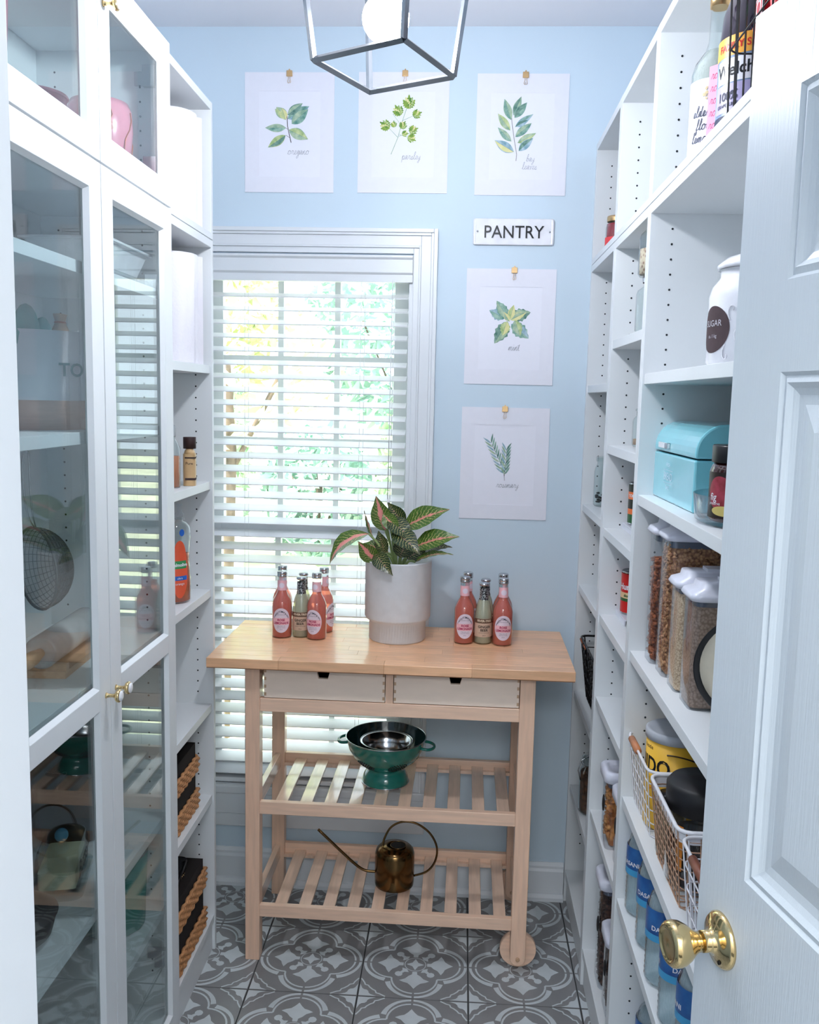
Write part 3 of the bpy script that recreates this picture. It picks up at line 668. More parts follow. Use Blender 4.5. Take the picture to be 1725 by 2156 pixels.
# plant
pl = thing('potted_plant', 'pink veined houseplant in a ribbed white pot on the cart', 'plant', (-.176, 2.643, .9))
def ribbed(prof, n=64):
    m = MB(); vs = []; N = n*2
    for r, z, f in prof:
        for k in range(N):
            a = 2*PI*k/N; q = r-(f if k % 2 else 0); vs.append((q*math.cos(a), q*math.sin(a), z))
    fs = [(j*N+k, j*N+(k+1) % N, (j+1)*N+(k+1) % N, (j+1)*N+k) for j in range(len(prof)-1) for k in range(N)]
    fs += [list(range(N))[::-1], [(len(prof)-1)*N+k for k in range(N)]]
    m.add(vs, fs, POTM, True); return m
ribbed([(.080, 0, 0), (.0845, .004, .0030), (.0845, .058, .0030), (.0935, .064, .003), (.098, .072, .0034), (.0985, .236, .0034), (.0985, .240, 0), (.090, .240, 0), (.088, .215, 0)]).build('pot', pl)
MB().lathe([(.0885, .21), (.0001, .222)], SOIL, 30, caps=False).build('soil', pl)
def leaf_mat(name, dark, light, pink, pinkw):
    m = bpy.data.materials.new(name); m.use_nodes = True; nt = m.node_tree; N = nt.nodes; L = nt.links; b = N['Principled BSDF']
    b.inputs['Roughness'].default_value = .3
    uv = N.new('ShaderNodeUVMap'); sp = N.new('ShaderNodeSeparateXYZ'); L.new(uv.outputs[0], sp.inputs[0])
    def M(op, a, b_=None, clamp=False):
        n = N.new('ShaderNodeMath'); n.operation = op; n.use_clamp = clamp
        for i, v in enumerate((a, b_)):
            if v is None: continue
            if isinstance(v, (int, float)): n.inputs[i].default_value = v
            else: L.new(v, n.inputs[i])
        return n.outputs[0]
    ax = M('ABSOLUTE', M('MULTIPLY', M('SUBTRACT', sp.outputs[0], .5), 2))
    nz = N.new('ShaderNodeTexNoise'); nz.inputs['Scale'].default_value = 9; nz.inputs['Detail'].default_value = 3; L.new(uv.outputs[0], nz.inputs['Vector'])
    # side veins: stripes running from the midrib towards the tip
    ph = M('ADD', M('MULTIPLY', M('SUBTRACT', sp.outputs[1], M('MULTIPLY', ax, .22)), 70), M('MULTIPLY', nz.outputs[0], 9))
    vein = M('MULTIPLY', M('SUBTRACT', M('SINE', ph), .62), 3, True)
    vein = M('MULTIPLY', vein, M('SUBTRACT', 1.25, ax, True))
    mid = M('MULTIPLY', M('SUBTRACT', M('ADD', pinkw, M('MULTIPLY', M('SUBTRACT', nz.outputs[0], .5), .5)), ax), 9, True)
    c1 = N.new('ShaderNodeMix'); c1.data_type = 'RGBA'; c1.inputs[6].default_value = srgb(*dark); c1.inputs[7].default_value = srgb(*light); L.new(nz.outputs[0], c1.inputs[0])
    c2 = N.new('ShaderNodeMix'); c2.data_type = 'RGBA'; L.new(vein, c2.inputs[0]); L.new(c1.outputs[2], c2.inputs[6]); c2.inputs[7].default_value = srgb(186, 176, 112)
    c3 = N.new('ShaderNodeMix'); c3.data_type = 'RGBA'; L.new(mid, c3.inputs[0]); L.new(c2.outputs[2], c3.inputs[6]); c3.inputs[7].default_value = srgb(*pink)
    L.new(c3.outputs[2], b.inputs['Base Color']); return m
LM1 = leaf_mat('leaf_green_pink', (20, 52, 16), (88, 134, 38), (228, 140, 130), .15)
LM2 = leaf_mat('leaf_bright_pink', (34, 66, 20), (92, 128, 40), (236, 150, 142), .27)
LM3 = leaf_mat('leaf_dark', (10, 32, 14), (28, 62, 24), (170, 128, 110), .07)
def leaf3(base, tip, width, mt, n=(0, -1, .3), sag=.0, nt=14, stem_from=None, fold=.25):
    base, tip, n = Vector(base), Vector(tip), Vector(n)
    ax = tip-base; L = ax.length; side = ax.cross(n).normalized(); up = side.cross(ax).normalized()
    vs = []; uv = []; W = 6
    for i in range(nt+1):
        t = i/nt; w_ = width/2*(math.sin(PI*min(1, t**.75)) ** .85)*(1 if t < .6 else 1-.35*(t-.6)/.4) if 0 < t < 1 else .0005
        c = base+ax*t+up*(sag*4*t*(1-t))
        for k in range(W+1):
            s = 2*k/W-1
            vs.append(c+side*w_*s+up*(abs(s)*w_*fold)+up*.0012*math.sin(9*t*PI+(2 if s > 0 else 0))*abs(s)); uv.append((k/W, t))
    fs = [(i*(W+1)+k, i*(W+1)+k+1, (i+1)*(W+1)+k+1, (i+1)*(W+1)+k) for i in range(nt) for k in range(W)]
    m = MB(); m.add(vs, fs, mt, True); m.uv = uv; m.norecalc = True
    o = m.build('leaf', pl)
    st = stem_from or (base.x*.25, base.y*.3, .214)
    st = Vector(st); midp = (st+base)/2+Vector((0, 0, .012))
    MB().tube(smoothp([tuple(st), tuple(midp), tuple(base)], 4), .0035, mat('petiole', (150, 170, 110), .4), 7).build('stem', o)
ox, oy, oz = -.176, 2.643, .9
def lf(b, t, w_, mt, yb=-.01, yt=-.03, **k): leaf3((b[0]-ox, yb, b[1]-oz), (t[0]-ox, yt, t[1]-oz), w_, mt, **k)
lf((-.262, 1.218), (-.374, 1.126), .070, LM2, -.035, -.06, n=(-.3, -.5, .8), sag=.030)
lf((-.216, 1.225), (-.245, 1.328), .062, LM2, -.01, -.02, n=(-.1, -1, .1))
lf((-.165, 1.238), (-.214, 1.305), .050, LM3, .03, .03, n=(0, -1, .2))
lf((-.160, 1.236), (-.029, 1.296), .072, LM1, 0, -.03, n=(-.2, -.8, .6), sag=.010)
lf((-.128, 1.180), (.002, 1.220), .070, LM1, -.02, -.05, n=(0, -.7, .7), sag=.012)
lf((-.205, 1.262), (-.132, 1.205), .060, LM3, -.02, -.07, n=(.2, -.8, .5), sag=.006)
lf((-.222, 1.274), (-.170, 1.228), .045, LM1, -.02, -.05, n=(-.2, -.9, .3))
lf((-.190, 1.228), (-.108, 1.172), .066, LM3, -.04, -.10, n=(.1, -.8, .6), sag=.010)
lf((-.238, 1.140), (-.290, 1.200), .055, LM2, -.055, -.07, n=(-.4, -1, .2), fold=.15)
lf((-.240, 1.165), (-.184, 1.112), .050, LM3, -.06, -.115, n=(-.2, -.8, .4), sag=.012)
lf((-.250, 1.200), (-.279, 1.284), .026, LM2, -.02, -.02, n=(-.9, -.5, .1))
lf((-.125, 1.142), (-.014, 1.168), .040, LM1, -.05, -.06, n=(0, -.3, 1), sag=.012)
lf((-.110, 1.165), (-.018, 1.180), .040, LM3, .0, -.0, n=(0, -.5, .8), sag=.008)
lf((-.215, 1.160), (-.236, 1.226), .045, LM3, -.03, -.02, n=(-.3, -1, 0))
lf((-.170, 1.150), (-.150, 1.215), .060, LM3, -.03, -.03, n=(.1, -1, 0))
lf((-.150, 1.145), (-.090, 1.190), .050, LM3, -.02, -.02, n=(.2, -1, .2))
lf((-.21, 1.15), (-.30, 1.17), .05, LM1, .04, .05, n=(0, -.6, .8), sag=.01)
# colander with steel bowl
cz = .462
co = thing('colander', 'teal enamel footed colander on the upper slatted shelf', 'colander', (-.201, 2.618, cz), -.12)
prof = [(.070, 0), (.0715, .003), (.066, .022), (.058, .036), (.050, .042), (.055, .048), (.078, .062), (.098, .082), (.112, .106), (.119, .130), (.121, .140)]
MB().lathe(prof, TEAL, 48, caps=False).build('bowl_wall', co)
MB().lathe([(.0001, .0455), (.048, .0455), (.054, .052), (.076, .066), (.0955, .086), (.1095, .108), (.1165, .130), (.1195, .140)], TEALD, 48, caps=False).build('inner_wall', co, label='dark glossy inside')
MB().tube([(.121*math.cos(a), .121*math.sin(a), .1405) for a in [2*PI*k/48 for k in range(48)]], .0018, STEEL, 6, True).build('rim', co)
MB().tube([(.0712*math.cos(a), .0712*math.sin(a), .002) for a in [2*PI*k/40 for k in range(40)]], .0016, STEEL, 6, True).build('foot_rim', co)
for sg in (1, -1):
    p = [(sg*.112, -.030, .122), (sg*.130, -.030, .120), (sg*.143, -.018, .119), (sg*.147, 0, .1185), (sg*.143, .018, .119), (sg*.130, .030, .120), (sg*.112, .030, .122)]
    MB().tube(smoothp(p, 3), .0045, TEAL, 8).build('handle', co)
hm = MB()
def bowl_r(z):
    for (r1, z1), (r2, z2) in zip(prof[5:], prof[6:]):
        if z1 <= z <= z2: return r1+(r2-r1)*(z-z1)/(z2-z1)
    return .12
for ca in (-PI/2-.55, -PI/2+.62, PI/2, -PI*1.1, .1):
    for rg in range(5):
        n = [1, 6, 12, 18, 24][rg]
        for k in range(n):
            th = 2*PI*k/n; a = ca+.0062*rg*math.cos(th)/.078; z = .071+.0053*rg*math.sin(th)*.75
            if z < .05: continue
            r = bowl_r(z)+.0007; nrm = Vector((math.cos(a), math.sin(a), -.75)).normalized()
            M = Matrix.Translation((r*math.cos(a), r*math.sin(a), z)) @ nrm.to_track_quat('Z', 'Y').to_matrix().to_4x4()
            hm.lathe([(.0021, -.0008), (.0021, .0005)], DARK, 6, M, smooth=False)
hm.build('holes', co, kind='stuff')
bw = thing('mixing_bowl', 'small stainless steel bowl nested in the teal colander', 'bowl', (-.199, 2.612, cz+.062))
MB().lathe([(.0001, 0), (.045, 0), (.055, .008), (.068, .035), (.071, .066), (.079, .068), (.0795, .0665), (.070, .0640), (.066, .036), (.053, .011), (.044, .003), (.0001, .003)], STEEL, 48, caps=False).build('bowl_shell', bw)
MB().tube([(.079*math.cos(a), .079*math.sin(a), .0675) for a in [2*PI*k/48 for k in range(48)]], .0015, STEEL, 6, True).build('rim', bw)
# watering can
wc = thing('watering_can', 'bronze watering can with hoop handle on the lowest slatted shelf', 'watering can', (-.165, 2.578, .152), .0)
MB().lathe([(.052, 0), (.058, .004), (.0595, .012), (.0595, .100), (.056, .112), (.048, .120), (.027, .125), (.024, .1255), (.0235, .122), (.0001, .10)], BRONZE, 44).build('body', wc)
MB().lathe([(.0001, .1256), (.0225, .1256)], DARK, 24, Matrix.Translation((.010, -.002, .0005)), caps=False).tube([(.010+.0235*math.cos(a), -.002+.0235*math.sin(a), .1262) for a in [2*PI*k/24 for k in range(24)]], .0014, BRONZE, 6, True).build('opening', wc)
MB().tube(smoothp([(-.055, -.005, .040), (-.085, -.006, .042), (-.11, -.007, .055), (-.150, -.008, .090), (-.232, -.010, .168)], 5), .0042, BRONZE, 10).build('spout', wc)
hp = [(-.030, -.022, .117), (-.036, -.014, .125), (-.031, -.006, .150), (-.012, -.002, .183), (.022, 0, .200), (.064, 0, .196), (.104, 0, .168), (.126, 0, .125), (.122, 0, .080), (.098, 0, .046), (.058, 0, .030)]
MB().tube(smoothp(hp, 5), .0032, BRONZE, 10).build('handle', wc)
# ------------------------------------------------------------------ pendant lantern
ln = thing('pendant_lantern', 'square metal cage lantern pendant with a round glowing bulb', 'lamp', (-.156, 1.703, 2.2))
Q0 = [Vector(p) for p in ((.042, -.131, 0), (-.123, -.038, 0), (-.041, .127, 0), (.122, .043, 0))]
def bar(m, a, b_, s=.0048):
    a, b_ = Vector(a), Vector(b_); m.tube([a, b_], s*1.3, LANT, 4)
m = MB()
for k in range(4): bar(m, Q0[k], Q0[(k+1) % 4])
m.build('bottom_frame', ln)
top_ = [q*1.32+Vector((0, 0, .30)) for q in Q0]; apex = Vector((0, 0, .385))
for k in range(4):
    m = MB(); bar(m, Q0[k], top_[k]); m.build('cage_bar', ln)
    m = MB(); bar(m, top_[k], apex); bar(m, top_[k], top_[(k+1) % 4]); m.build('top_bar', ln)
MB().lathe([(.006, .37), (.006, .475)], LANT, 12).lathe([(.06, .478), (.06, .492), (.02, .4985)], LANT, 32).build('canopy', ln)
MB().lathe([(.016, .125), (.016, .20), (.006, .21), (.006, .385)], LANT, 16).build('socket', ln)
bm_ = mat('bulb_glow', (246, 249, 255), .3, emit=BULB)
MB().sphere((0, 0, .083), .042, bm_, 28).build('bulb', ln)
# ------------------------------------------------------------------ prints and sign on the back wall
WC = {n: mat('wash_'+n, a, .9, col2=b_, scale=s, thr=(.35, .65)) for n, a, b_, s in (('sage', (136, 170, 146), (190, 206, 178), 60), ('deep', (74, 118, 108), (140, 172, 158), 60), ('blue', (120, 160, 176), (190, 210, 220), 50), ('lime', (154, 182, 122), (208, 216, 164), 60), ('parsley', (84, 134, 60), (160, 184, 84), 80), ('teal', (88, 140, 128), (170, 200, 184), 55), ('yellow', (232, 224, 170), (214, 216, 150), 50), ('stem', (120, 112, 110), (90, 84, 88), 50))}
def art_leaf(m, b_, t, wd, mt, z, serr=0):
    b_, t = Vector((*b_, 0)), Vector((*t, 0)); ax = t-b_; L = ax.length; ax.normalize(); n = Vector((-ax.y, ax.x, 0)); up = []; dn = []
    for i in range(1, 10):
        s = i/10; w_ = wd/2*math.sin(PI*s**.85)*(1+(serr if i % 2 else -serr)); up.append(b_+ax*L*s+n*w_); dn.append(b_+ax*L*s-n*w_*.9)
    m.poly([b_]+up+[t]+dn[::-1], mt, z)
def half_leaf(m, b_, t, wd, mt, z):
    b_, t = Vector((*b_, 0)), Vector((*t, 0)); ax = t-b_; L = ax.length; ax.normalize(); n = Vector((-ax.y, ax.x, 0)); up = []
    for i in range(1, 10): s = i/10; up.append(b_+ax*L*s+n*wd/2*.92*math.sin(PI*s**.85))
    m.poly([b_]+up+[t], mt, z)
def wall_print(name_, x, z, draw, clipx=0, clip_label=None, label='', clipon=True):
    """x, z centre of the .27 x .346 board; drawing in units of the board (u to the right, v up, centre 0), metres"""
    t = thing('art_print', label, 'picture', (x, D-.0005, z), group=None, rot=(PI/2, 0, 0))
    wv, hv = .270, .346; a, b_ = .0935, .1235
    m = MB(); zt_ = .0022
    def q(x0, x1, y0, y1, z0, z1, mt): m.box(x0, x1, y0, y1, z0, z1, mt)
    oyc = -.004
    q(-wv/2, -a, -hv/2, hv/2, 0, zt_, PAPER); q(a, wv/2, -hv/2, hv/2, 0, zt_, PAPER); q(-a, a, b_+oyc, hv/2, 0, zt_, PAPER); q(-a, a, -hv/2, -b_+oyc, 0, zt_, PAPER)
    m.build('mat_board', t)
    MB().box(-a, a, -b_+oyc, b_+oyc, 0, .0010, PAPERI).build('paper', t)
    dm = MB(); draw(dm); dm.norecalc = True; o = dm.build('watercolour', t, loc=(0, 0, .0011))
    if clipon:
        c = thing('binder_clip', clip_label, 'clip', (x+clipx, D-.0035, z+hv/2), group='gold clips holding the prints', rot=(PI/2, 0, 0))
        MB().extr([(-.009, -.013), (.009, -.013), (.0085, .004), (-.0085, .004)], .0, .0045, 'z', GOLD).build('clip_body', c, bevel=.001)
        MB().tube(smoothp([(-.003, -.012, .005), (-.0025, -.020, .006), (-.005, -.030, .006), (-.001, -.033, .006), (.0005, -.026, .006)], 3), .0006, GOLD, 5).tube(smoothp([(.003, -.012, .005), (.0025, -.020, .006), (.005, -.030, .006), (.001, -.033, .006)], 3), .0006, GOLD, 5).build('wire_handle', c)
        MB().lathe([(.0022, 0), (.0022, .004)], GOLD, 8, Matrix.Translation((0, .006, 0))).build('nail', c)
    return t
U = .00142
def px(cx, cy): return lambda x, y: ((x-cx)*U, (cy-y)*U)
def leaves(m, P, L):
    k = 0
    for e in L:
        (bx, by), (tx_, ty_), wd, c1, c2 = e[:5]; k += 1; z = .0002+.00006*k
        art_leaf(m, P(bx, by), P(tx_, ty_), wd*U, WC[c1], z, e[5] if len(e) > 5 else 0); half_leaf(m, P(bx, by), P(tx_, ty_), wd*U*.9, WC[c2], z+.00003)
        m.stroke([P(bx, by), P(bx+(tx_-bx)*.85, by+(ty_-by)*.85)], .0006, WC['deep'], z+.00004)
def d_oregano(m):
    P = px(608, 276)
    leaves(m, P, [((598, 242), (577, 228), 18, 'sage', 'lime'), ((604, 248), (650, 222), 24, 'blue', 'teal'), ((613, 258), (648, 228), 26, 'teal', 'sage'), ((602, 246), (580, 224), 22, 'sage', 'lime'), ((604, 240), (636, 216), 18, 'deep', 'sage'), ((600, 250), (592, 226), 16, 'yellow', 'lime'), ((601, 266), (556, 266), 18, 'sage', 'teal'), ((600, 281), (562, 306), 20, 'lime', 'deep'), ((607, 270), (648, 289), 24, 'sage', 'lime')])
    m.stroke([P(603, 243), P(604, 262), P(608, 280), P(612, 296)], .0022, WC['stem'], .0009); m.stroke([P(601, 281), P(609, 286)], .001, WC['stem'], .0009); m.stroke([P(600, 266), P(605, 269)], .001, WC['stem'], .0009)
    x, y = P(604, 320); script(m, 'oregano', x, y, .0115, INK, .0004, .0007)
def d_parsley(m):
    P = px(849, 277)
    m.stroke([P(824, 320), P(838, 286), P(847, 252), P(857, 222)], (.0017), WC['sage'], .0002)
    for a, b_ in (((838, 286), (814, 262)), ((845, 262), (826, 238)), ((847, 252), (874, 240)), ((840, 283), (870, 276)), ((841, 280), (870, 288))): m.stroke([P(*a), P(*b_)], .0012, WC['sage'], .0002)
    k = 0
    for cx, cy, s, ang in ((860, 217, 22, 90), (838, 233, 19, 120), (876, 239, 16, 20), (812, 262, 19, 150), (848, 262, 14, 60), (829, 260, 11, 90), (869, 271, 16, 20), (852, 278, 11, 0), (866, 287, 15, -30)):
        for j, da in enumerate((-60, -30, 0, 30, 60)):
            k += 1; a = math.radians(ang+da); r = s*(1.15 if da == 0 else .95)
            art_leaf(m, P(cx-math.cos(math.radians(ang))*s*.5, cy+math.sin(math.radians(ang))*s*.5), P(cx+math.cos(a)*r*.7, cy-math.sin(a)*r*.7), s*.55*U, WC[('parsley', 'lime', 'parsley', 'yellow', 'parsley')[j]], .0003+.00001*k, .3)
    x, y = P(847, 330); script(m, 'parsley', x, y, .011, INK, .0004, .0007)
def d_bay(m):
    P = px(1101, 281)
    m.stroke([P(x, y) for x, y in ((1078, 238), (1081, 262), (1085, 285), (1089, 305), (1092, 320), (1091, 333))], .0014, WC['stem'], .0002)
    leaves(m, P, [((1078, 251), (1063, 209), 18, 'sage', 'teal'), ((1083, 242), (1098, 204), 16, 'sage', 'deep'), ((1085, 247), (1110, 216), 18, 'teal', 'deep'), ((1077, 272), (1050, 238), 17, 'lime', 'sage'), ((1087, 265), (1124, 239), 14, 'blue', 'teal'), ((1088, 264), (1114, 251), 13, 'blue', 'deep'), ((1080, 294), (1051, 266), 15, 'sage', 'teal'), ((1088, 285), (1121, 257), 17, 'teal', 'sage'), ((1086, 315), (1045, 292), 22, 'blue', 'yellow'), ((1093, 297), (1131, 277), 15, 'lime', 'sage'), ((1096, 313), (1125, 287), 18, 'blue', 'deep')])
    x, y = P(1112, 334); script(m, 'bay', x, y, .0105, INK, .0004, .0006); x, y = P(1104, 350); script(m, 'leaves', x, y, .0105, INK, .0004, .0006)
def d_mint(m):
    P = px(1075, 687)
    leaves(m, P, [((1065, 668), (1030, 652), 24, 'blue', 'teal', .12), ((1070, 668), (1045, 632), 24, 'teal', 'sage', .1), ((1076, 668), (1118, 655), 28, 'deep', 'sage', .12), ((1070, 675), (1043, 722), 30, 'deep', 'sage', .12), ((1078, 680), (1116, 710), 30, 'teal', 'blue', .12), ((1068, 675), (1060, 705), 22, 'lime', 'yellow', .12), ((1085, 672), (1098, 705), 22, 'sage', 'lime', .12), ((1076, 672), (1109, 655), 16, 'yellow', 'sage', .08), ((1074, 672), (1082, 640), 16, 'yellow', 'lime'), ((1074, 675), (1060, 655), 12, 'yellow', 'sage')])
    x, y = P(1073, 736); script(m, 'mint', x, y, .0115, INK, .0009, .0007)
def d_rosemary(m):
    P = px(1063, 977)
    m.stroke([P(1065, 1014), P(1062, 990), P(1050, 965), P(1035, 935)], .0012, WC['stem'], .0002); m.stroke([P(1064, 1005), P(1067, 980), P(1068, 945)], .0011, WC['stem'], .0002)
    k = 0
    for (x0, y0), (x1, y1), n, L in (((1063, 998), (1030, 925), 9, 22), ((1065, 1000), (1067, 940), 8, 20)):
        for i in range(n):
            t = i/n; x = x0+(x1-x0)*t; y = y0+(y1-y0)*t
            base = math.atan2(-(y1-y0), x1-x0)
            for sg in (1, -1):
                k += 1; a = base+sg*.55; art_leaf(m, P(x, y), P(x+L*math.cos(a), y-L*math.sin(a)), 4.2*U, WC[('teal', 'blue', 'deep', 'sage')[k % 4]], .0003+.00001*k)
    x, y = P(1047, 1029); script(m, 'rosemary', x, y, .0105, INK, .0006, .0007)
wall_print('o', -.543, 2.3975, d_oregano, 0, 'gold clip on the oregano print', 'watercolour print of oregano, leftmost in the top row')
wall_print('p', -.200, 2.3985, d_parsley, .003, 'gold clip on the parsley print behind the lantern', 'watercolour print of parsley, middle of the top row')
wall_print('b', .152, 2.395, d_bay, .006, 'gold clip on the bay leaves print', 'watercolour print of bay leaves, rightmost in the top row')
wall_print('m', .137, 1.835, d_mint, .008, 'gold clip on the mint print', 'watercolour print of mint, just below the pantry sign')
wall_print('r', .134, 1.419, d_rosemary, -.003, 'gold clip on the rosemary print', 'watercolour print of rosemary, lowest on the wall')
sg = thing('wall_sign', 'white enamel sign with raised black letters spelling PANTRY', 'sign', (.138, D-.0005, 2.1155), rot=(PI/2, 0, 0))
MB().rbox(-.121, .121, -.0385, .0385, 0, .008, .006, ENAM, top=.003).build('plate', sg)
lm = MB(); vs, fs = text_verts('PANTRY', .052, .004, 'CENTER', 0, .92)
vs2 = [(x, y, .0) for x, y, _ in vs]; n = len(vs2)
lm.add([(x, y-.0185, .0105) for x, y, _ in vs], fs, BLACK)
lm.build('lettering', sg, label='black capital letters')
# thickness for the letters
so_ = sg.children[-1].modifiers.new('solid', 'SOLIDIFY'); so_.thickness = .0028; so_.offset = -1
MB().lathe([(.003, .0078), (.0028, .0092), (.0001, .0095)], STEEL, 12, Matrix.Translation((-.108, 0, 0))).lathe([(.003, .0078), (.0028, .0092), (.0001, .0095)], STEEL, 12, Matrix.Translation((.108, 0, 0))).build('screw', sg)

# ------------------------------------------------------------------ things in the glass cabinet
PINK = mat('pink_glaze', (228, 140, 158), .25, coat=.5, var=.05); VEIN = mat('gold_vein', (186, 96, 48), .35, .5)
def pot_round(name, label, cat, loc, prof, mt, rim=None, **k):
    t = thing(name, label, cat, loc, **k); MB().lathe(prof, mt, 36, caps=False).build('body', t)
    if rim: r, z, w_, m2 = rim; MB().tube([(r*math.cos(a), r*math.sin(a), z) for a in [2*PI*i/36 for i in range(36)]], w_, m2, 6, True).build('rim', t)
    return t
def cup(r0, r1, h, th=.004): return [(.0001, 0), (r0, 0), (r0+.004, .004), (r1, h), (r1-th, h), (r0-th+.003, .008), (.0001, .008)]
Z2 = 2.037
pot_round('pink_pot', 'pink ceramic pot leftmost behind the top glass door', 'pot', (-.790, 1.46, Z2), cup(.045, .06, .23), PINK)
pot_round('pink_pot', 'low pink pot with a flared rim behind the top left glass door', 'pot', (-.775, 1.645, Z2), cup(.042, .055, .095), PINK, (.055, .095, .003, PINK))
t = pot_round('pink_vase', 'pink vase with gold cracks behind the top right glass door', 'vase', (-.765, 1.915, Z2), [(.0001, 0), (.044, 0), (.056, .03), (.066, .11), (.064, .15), (.058, .165), (.054, .165), (.058, .12), (.0001, .01)], PINK)
m = MB()
for a0 in (-1.0, -.2, .7):
    P = [((.0668-.35*(.125-z)**2*3)*math.cos(a0+.18*math.sin(z*60)), (.0668-.35*(.125-z)**2*3)*math.sin(a0+.18*math.sin(z*60)), z) for z in (.05, .07, .09, .11, .13, .145)]
    m.tube(P, .0011, VEIN, 5)
m.build('gold_crack', t)
t = thing('baking_dish', 'white rectangular baking dish on a glass tray inside the cabinet', 'dish', (-.79, 1.905, 1.842))
m = MB(); vs = []
for hx, hy, z in ((.065, .095, .014), (.082, .118, .066), (.092, .128, .068), (.092, .128, .074), (.078, .114, .074), (.062, .092, .020)): vs += [(-hx, -hy, z), (hx, -hy, z), (hx, hy, z), (-hx, hy, z)]
m.add(vs, [(4*k+i, 4*k+(i+1) % 4, 4*k+4+(i+1) % 4, 4*k+4+i) for k in range(5) for i in range(4)]+[(0, 1, 2, 3), (20, 21, 22, 23)], ENAM); m.build('dish_body', t, bevel=.003)
MB().box(-.085, .088, -.12, .12, .002, .006, JARG).box(-.088, -.085, -.12, .12, 0, .013, JARG).box(.088, .091, -.12, .12, 0, .013, JARG).build('glass_tray', t)
t = thing('tub', 'white tub with teal letters TO and a pale wood lower band', 'tub', (-.802, 1.742, 1.540))
m = MB().lathe([(.093, 0), (.106, .055)], mat('pink_wood', (212, 176, 160), .5, stretch=(1, 1, 10), scale=20), 40, Matrix.Diagonal((.86, 1.25, 1, 1)), caps=True); m.build('wood_band', t)
m = MB().lathe([(.106, .055), (.113, .182), (.109, .182), (.102, .056), (.0001, .056)], WHITEP, 40, Matrix.Diagonal((.86, 1.25, 1, 1)), caps=False); m.build('tub_wall', t)
m = MB(); text_cyl(m, 'TO', .034, mat('teal_ink', (92, 140, 150), .6), .1115, .100, -.70, bold=.02)
m.v = [Vector((v.x*.86+.0065, v.y*1.25, v.z)) for v in m.v]; m.build('lettering', t)
TEALC = mat('teal_silicone', (84, 158, 154), .6)
t = thing('oven_mitt', 'teal two lobed oven mitt standing in the white tub', 'mitt', (-.80, 1.665, 1.598))
MB().sphere((0, -.025, .118), .045, TEALC, 16, (.4, .9, 1.2)).sphere((0, .040, .110), .036, TEALC, 16, (.4, .9, 1.2)).rbox(-.014, .014, -.055, .06, 0, .11, .01, TEALC).build('mitt_body', t)
t = thing('pouch', 'tan cloth pouch standing in the white tub beside the mitt', 'pouch', (-.80, 1.782, 1.598))
TAN = mat('tan_cloth', (206, 170, 146), .8, bump=.3)
MB().lathe([(.03, 0), (.036, .06), (.032, .12), (.014, .150), (.020, .165), (.0001, .167)], TAN, 20, Matrix.Diagonal((.6, 1, 1, 1))).build('pouch_body', t)
MB().tube([(.015*.6*math.cos(a), (.017)*math.sin(a), .149) for a in [2*PI*k/16 for k in range(16)]], .0015, COPPER, 5, True).build('tie', t)
# strainer hanging
MESHM = mat('wire_mesh', (120, 124, 124), .4, .8)
t = thing('strainer', 'fine mesh strainer hanging by its handle inside the cabinet', 'strainer', (-.792, 1.605, 1.505))
T = Matrix.Translation((0, .03, -.225)) @ Matrix.Rotation(math.radians(-38), 4, 'Z') @ Matrix.Rotation(math.radians(92), 4, 'X')
m = MB(); R = .078
for i in range(15):
    a = i*PI/15
    m.tube([(R*math.cos(a)*math.cos(p), R*math.sin(a)*math.cos(p), -R*.8*math.sin(p)) for p in [PI*k/14 for k in range(15)]], .0007, MESHM, 3, M=T)
for k in range(1, 14):
    p = PI/2*k/14; m.tube([(R*math.cos(p)*math.cos(a), R*math.cos(p)*math.sin(a), -R*.8*math.sin(p)) for a in [2*PI*j/24 for j in range(24)]], .0007, MESHM, 3, True, M=T)
m.build('mesh_bowl', t, kind='stuff')
prof_s = [(R*math.cos(PI/2*k/12)*.995+.00005, -R*.8*math.sin(PI/2*k/12)*.995) for k in range(13)]
fm = MB().lathe(prof_s, mat('fine_mesh', (120, 126, 126), .5, .5, alpha=.45), 32, T, caps=False); fm.build('fine_mesh', t)
MB().tube([(R*math.cos(a), R*math.sin(a), 0) for a in [2*PI*j/36 for j in range(36)]], .0028, MESHM, 6, True, M=T).build('rim', t)
MB().tube(smoothp([(0, .028, -.148), (0, .002, -.12), (0, -.012, -.06), (0, -.010, -.01), (0, 0, 0), (0, .012, -.01), (0, .014, -.06), (0, .02, -.12), (0, .032, -.148)], 4), .0018, STEEL, 6).build('handle', t)
MB().tube([(0, -.001, .012), (0, -.001, .0), (.004, -.001, -.004)], .0018, WHITEP, 6).build('hook', t)
# rolling pin
MARB = mat('marble', (226, 224, 224), .25, col2=(130, 130, 138), scale=5, detail=9, thr=(.45, .75), coat=.4)
WOODR = mat('stand_wood', (214, 168, 130), .5, var=.12, scale=10, stretch=(8, 1, 8))
t = thing('rolling_pin', 'marble rolling pin on its wooden stand inside the cabinet', 'rolling pin', (-.795, 1.755, 1.0665), .06)
Mr = Matrix.Translation((0, 0, .051)) @ Matrix.Rotation(PI/2, 4, 'X')
MB().lathe([(.028, -.125), (.032, -.122), (.032, .122), (.028, .125)], MARB, 36, Mr).build('roller', t)
for sg in (1, -1): MB().lathe([(.009, .125), (.010, .135), (.014, .16), (.014, .19), (.009, .205), (.0001, .207)], WOODR, 20, Mr @ Matrix.Rotation(0 if sg > 0 else PI, 4, 'X')).build('handle', t)
MB().box(-.045, .045, -.12, .12, 0, .014, WOODR).box(-.045, .045, -.115, -.10, .014, .028, WOODR).box(-.045, .045, .10, .115, .014, .028, WOODR).build('stand', t)
